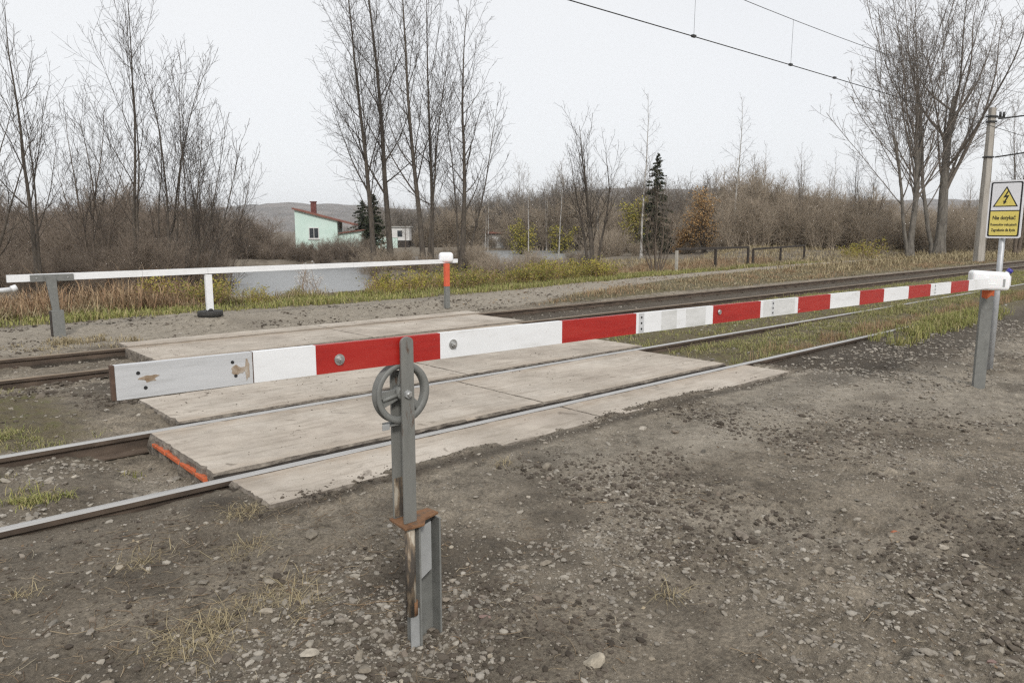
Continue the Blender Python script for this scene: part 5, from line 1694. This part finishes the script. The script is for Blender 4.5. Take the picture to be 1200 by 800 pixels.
LBm = [leafy_bush(0, 0, 1, 500 + k, None) for k in range(5)]
BSH = []
for k in range(84):
    x = rs.uniform(5.2, 21); y = float(verge_front(x)) + rs.uniform(.8, 3.6)
    low = bool(clear_view(x, y)) and y - float(verge_front(x)) > 0.9
    BSH.append((x, y, rs.uniform(.25, .45) if low else rs.uniform(.6, 1.2)))
for k, (x, y, s) in enumerate(BSH):
    v = k % 5; yel = k % 3 == 0
    t = thing('leafy_shrub', ('yellowing leafy shrub' if yel else 'green leafy shrub') + ' on the pond bank behind the white arm', 'shrub', (x, y, hz(x, y)), k * 1.1, 'yellow shrubs on the pond bank' if yel else 'green shrubs on the pond bank')
    t.scale = (s, s, s * rs.uniform(.7, 1.1))
    a, b_ = LBm[v]
    link('stems', a, t, 'weeds')
    key = 'leaves_%d_%d' % (v, yel); m2 = bpy.data.meshes.get(key)
    if m2 is None:
        m2 = b_.copy(); m2.name = key; m2.materials.clear(); m2.materials.append(M['leaf_yellow' if yel else 'leaf_green'])
    link('leaves', m2, t)
x, y = place(357, 19.6)
t = thing('leafy_shrub', 'pale grey seed head shrub standing against the water below the white arm', 'shrub', (x, y, hz(x, y)), 0)
out = []; r2 = random.Random(9)
for _ in range(20): grow(out, r2, (r2.gauss(0, .15), r2.gauss(0, .15), -.05), (r2.gauss(0, .3), r2.gauss(0, .3), 1), .85 * r2.uniform(.6, 1.1), .007, 0, [lvl(5, .1, .02, .003, tip=.3), lvl(3, .15, .0, .002, 6, .3, 40, 12, .4, 1, .6, .6, .5)])
link('stems', mesh_np('stems', *tubes(out, [4, 3])), t, 'weeds')
tips = np.array([pl[-1][:3] for lv, pl in out]); tips = np.repeat(tips, 4, 0) + rs.normal(size=(len(tips) * 4, 3)) * .02
V, F = cards(tips, rs.uniform(.012, .022, len(tips)), rs); link('leaves', mesh_np('leaves', V, F), t, M['white_wall'])
x, y = place(1010, 47)
for k, (px, dep, s) in enumerate([(1006, 47, 1.6), (1022, 47, 1.8), (994, 46, 1.3)]):
    x, y = place(px, dep)
    t = thing('leafy_shrub', 'yellow leaved shrub at the foot of the wood left of the poplars', 'shrub', (x, y, hz(x, y)), k * 2., 'yellow shrubs below the poplars')
    t.scale = (s, s, s)
    link('stems', LBm[k][0], t); link('leaves', bpy.data.meshes['leaves_%d_1' % (k if bpy.data.meshes.get('leaves_%d_1' % k) else 0)], t)

# fallen leaves, straw and twigs
X, Y = sample(9000, -.3, 11, .6, 4.4, lambda x, y: np.minimum(1, (2.6 / np.hypot(x, y)) ** 1.2) * np.clip(cl(23., .9, .15, 1.6)(x, y), 0, 1))
k = ~on_slab(X, Y); X, Y = X[k], Y[k]
V, F = cards(np.stack([X, Y, H(X, Y) + .004], 1), rs.uniform(.005, .013, len(X)), rs, .75)
tag(link('leaf_litter', mesh_np('leaf_litter', V, F), None, 'fallen'), 'scraps of fallen leaves on the foreground dirt', None, None, 'stuff')
X = rs.uniform(9.5, 40, 16000); Y = rs.uniform(11.2, 22, 16000)
k = in_view(X, Y) & (rs.random(16000) < cl(25., 1.5, .15, 1.6)(X, Y)); X, Y = X[k], Y[k]
V, F = cards(np.stack([X, Y, H(X, Y) + .02], 1), rs.uniform(.02, .045, len(X)), rs, .6)
tag(link('leaf_litter', mesh_np('leaf_litter', V, F), None, 'fallen'), 'brown fallen leaves beside the far road', None, None, 'stuff')
pl = []
for k in range(1500):
    left = k % 3 != 0
    x, y = (rs.uniform(-.1, 2.2), rs.uniform(1.6, 4.2)) if left else (rs.uniform(.8, 9), rs.uniform(.7, 3.8))
    if not left and rs.random() > (2.6 / math.hypot(x, y)) ** 1.2: continue
    L = rs.uniform(.02, .11) * (1.0 if left else .8); a = rs.uniform(0, 6.28); cv = rs.normal(0, .5); r = rs.uniform(.0006, .0015)
    P = []
    for q in range(5):
        aa = a + cv * (q / 4 - .5)
        xx = x + math.cos(aa) * L * (q / 4 - .5); yy = y + math.sin(aa) * L * (q / 4 - .5); P.append([xx, yy])
    P = np.array(P); zz = H(P[:, 0], P[:, 1]) + .003 + np.abs(rs.normal(0, .003, 5))
    if on_slab(P[:, 0], P[:, 1]).any(): continue
    pl.append((0, [(p[0], p[1], z_, r) for p, z_ in zip(P, zz)]))
for k in range(46):
    x, y = (rs.uniform(.0, 1.7), rs.uniform(2.2, 4.0)) if k < 34 else (rs.uniform(1.2, 4), rs.uniform(.9, 3))
    L = rs.uniform(.08, .34); a = rs.uniform(0, 6.28); r = rs.uniform(.0012, .0026); P = []
    for q in range(8):
        P.append((x, y)); x += math.cos(a) * L / 7; y += math.sin(a) * L / 7; a += rs.normal() * .3
    P = np.array(P)
    if on_slab(P[:, 0], P[:, 1]).any(): continue
    zz = H(P[:, 0], P[:, 1]) + r + .003 + .01 * np.abs(rs.normal()) * np.linspace(0, 1, 8)
    pl.append((0, [(p[0], p[1], z_, r * (1 - .09 * i_)) for i_, (p, z_) in enumerate(zip(P, zz))]))
    for q in (2, 4, 5):
        b0 = P[q]; aa = rs.uniform(0, 6.28); l2 = L * rs.uniform(.15, .4)
        Q = np.array([b0, b0 + l2 * .5 * np.array([math.cos(aa), math.sin(aa)]), b0 + l2 * np.array([math.cos(aa + .3), math.sin(aa + .3)])])
        z2 = H(Q[:, 0], Q[:, 1]) + .004
        pl.append((0, [(p[0], p[1], z_, r * .6) for p, z_ in zip(Q, z2)]))
tag(link('straw_litter', mesh_np('straw_litter', *tubes(pl, [4])), None, 'fallen'), 'bits of straw and thin twigs lying on the dirt', None, None, 'stuff')

# ---------------------------------------------------------------- air
mb = bmesh.new(); bmesh.ops.create_cube(mb, size=1)
for v in mb.verts: v.co = Vector((v.co.x * 5000 + 300, v.co.y * 5000 + 300, -6 + (v.co.z + .5) * 112))
me = bpy.data.meshes.new('haze'); mb.to_mesh(me); mb.free()
hm = bpy.data.materials.new('haze'); hm.use_nodes = True
nt = hm.node_tree; nt.nodes.clear()
out_ = nt.nodes.new('ShaderNodeOutputMaterial'); pv = nt.nodes.new('ShaderNodeVolumePrincipled')
pv.inputs['Color'].default_value = (.90, .945, 1.0, 1); pv.inputs['Density'].default_value = .0002; pv.inputs['Anisotropy'].default_value = .6
nt.links.new(pv.outputs[0], out_.inputs['Volume'])
me.materials.append(hm)
HAZE = True
if HAZE:
    tag(link('haze', me), 'thin pale haze over the hills', None, None, 'stuff')

# ---------------------------------------------------------------- sky, sun, camera
w = bpy.data.worlds.new('World'); sc.world = w; w.use_nodes = True
nt = w.node_tree; bg = nt.nodes['Background']
sky_ = nt.nodes.new('ShaderNodeTexSky'); sky_.sky_type = 'NISHITA'; sky_.sun_disc = False
EL, SAZ = math.radians(38), math.radians(-120)     # sun azimuth measured from +X: behind the camera
sky_.sun_elevation = EL; sky_.sun_rotation = PI / 2 - SAZ
tc = nt.nodes.new('ShaderNodeTexCoord')
n_ = noise(nt, 1.6, 4, .5, tc.outputs['Generated'])
cloud = ramp(nt, n_, [(.3, (.93, .94, .96)), (.7, (1, 1, 1))])
sep = nt.nodes.new('ShaderNodeSeparateXYZ'); nt.links.new(tc.outputs['Generated'], sep.inputs[0])
el = ramp(nt, sep.outputs[2], [(0.0, (1.09, 1.09, 1.085)), (.35, (1, 1, 1.0))])
cloud = mix(nt, 1.0, cloud, el, 'MULTIPLY')
cloud = mix(nt, 1.0, cloud, (6.2, 6.24, 6.3), 'MULTIPLY')
nt.links.new(mix(nt, .96, sky_.outputs[0], cloud), bg.inputs[0])
bg.inputs[1].default_value = .10

sl = bpy.data.lights.new('sun', 'SUN'); sl.energy = 1.5; sl.angle = math.radians(10); sl.color = (1, .965, .92)
so = bpy.data.objects.new('sun', sl); C.objects.link(so)
sd = Vector((math.cos(EL) * math.cos(SAZ), math.cos(EL) * math.sin(SAZ), math.sin(EL)))
so.rotation_euler = sd.to_track_quat('Z', 'Y').to_euler()

cd = bpy.data.cameras.new('camera'); co = bpy.data.objects.new('camera', cd); C.objects.link(co)
cd.sensor_width = 36; cd.lens = FPX / 1200 * 36; cd.clip_end = 9000; cd.clip_start = .05
co.location = (0, 0, HCAM); co.rotation_euler = (PI / 2 - PIT, 0, AZ - PI / 2)
sc.camera = co
sc.view_settings.view_transform = 'Standard'; sc.view_settings.look = 'None'
sc.view_settings.exposure = 0.58; sc.view_settings.gamma = 1
sc.cycles.use_denoising = False; sc.cycles.denoiser = 'OPENIMAGEDENOISE'; sc.cycles.denoising_input_passes = 'RGB_ALBEDO_NORMAL'
sc.cycles.max_bounces = 5; sc.cycles.diffuse_bounces = 3; sc.cycles.volume_bounces = 1
sc.cycles.sample_clamp_indirect = 6; sc.cycles.filter_width = 1.35
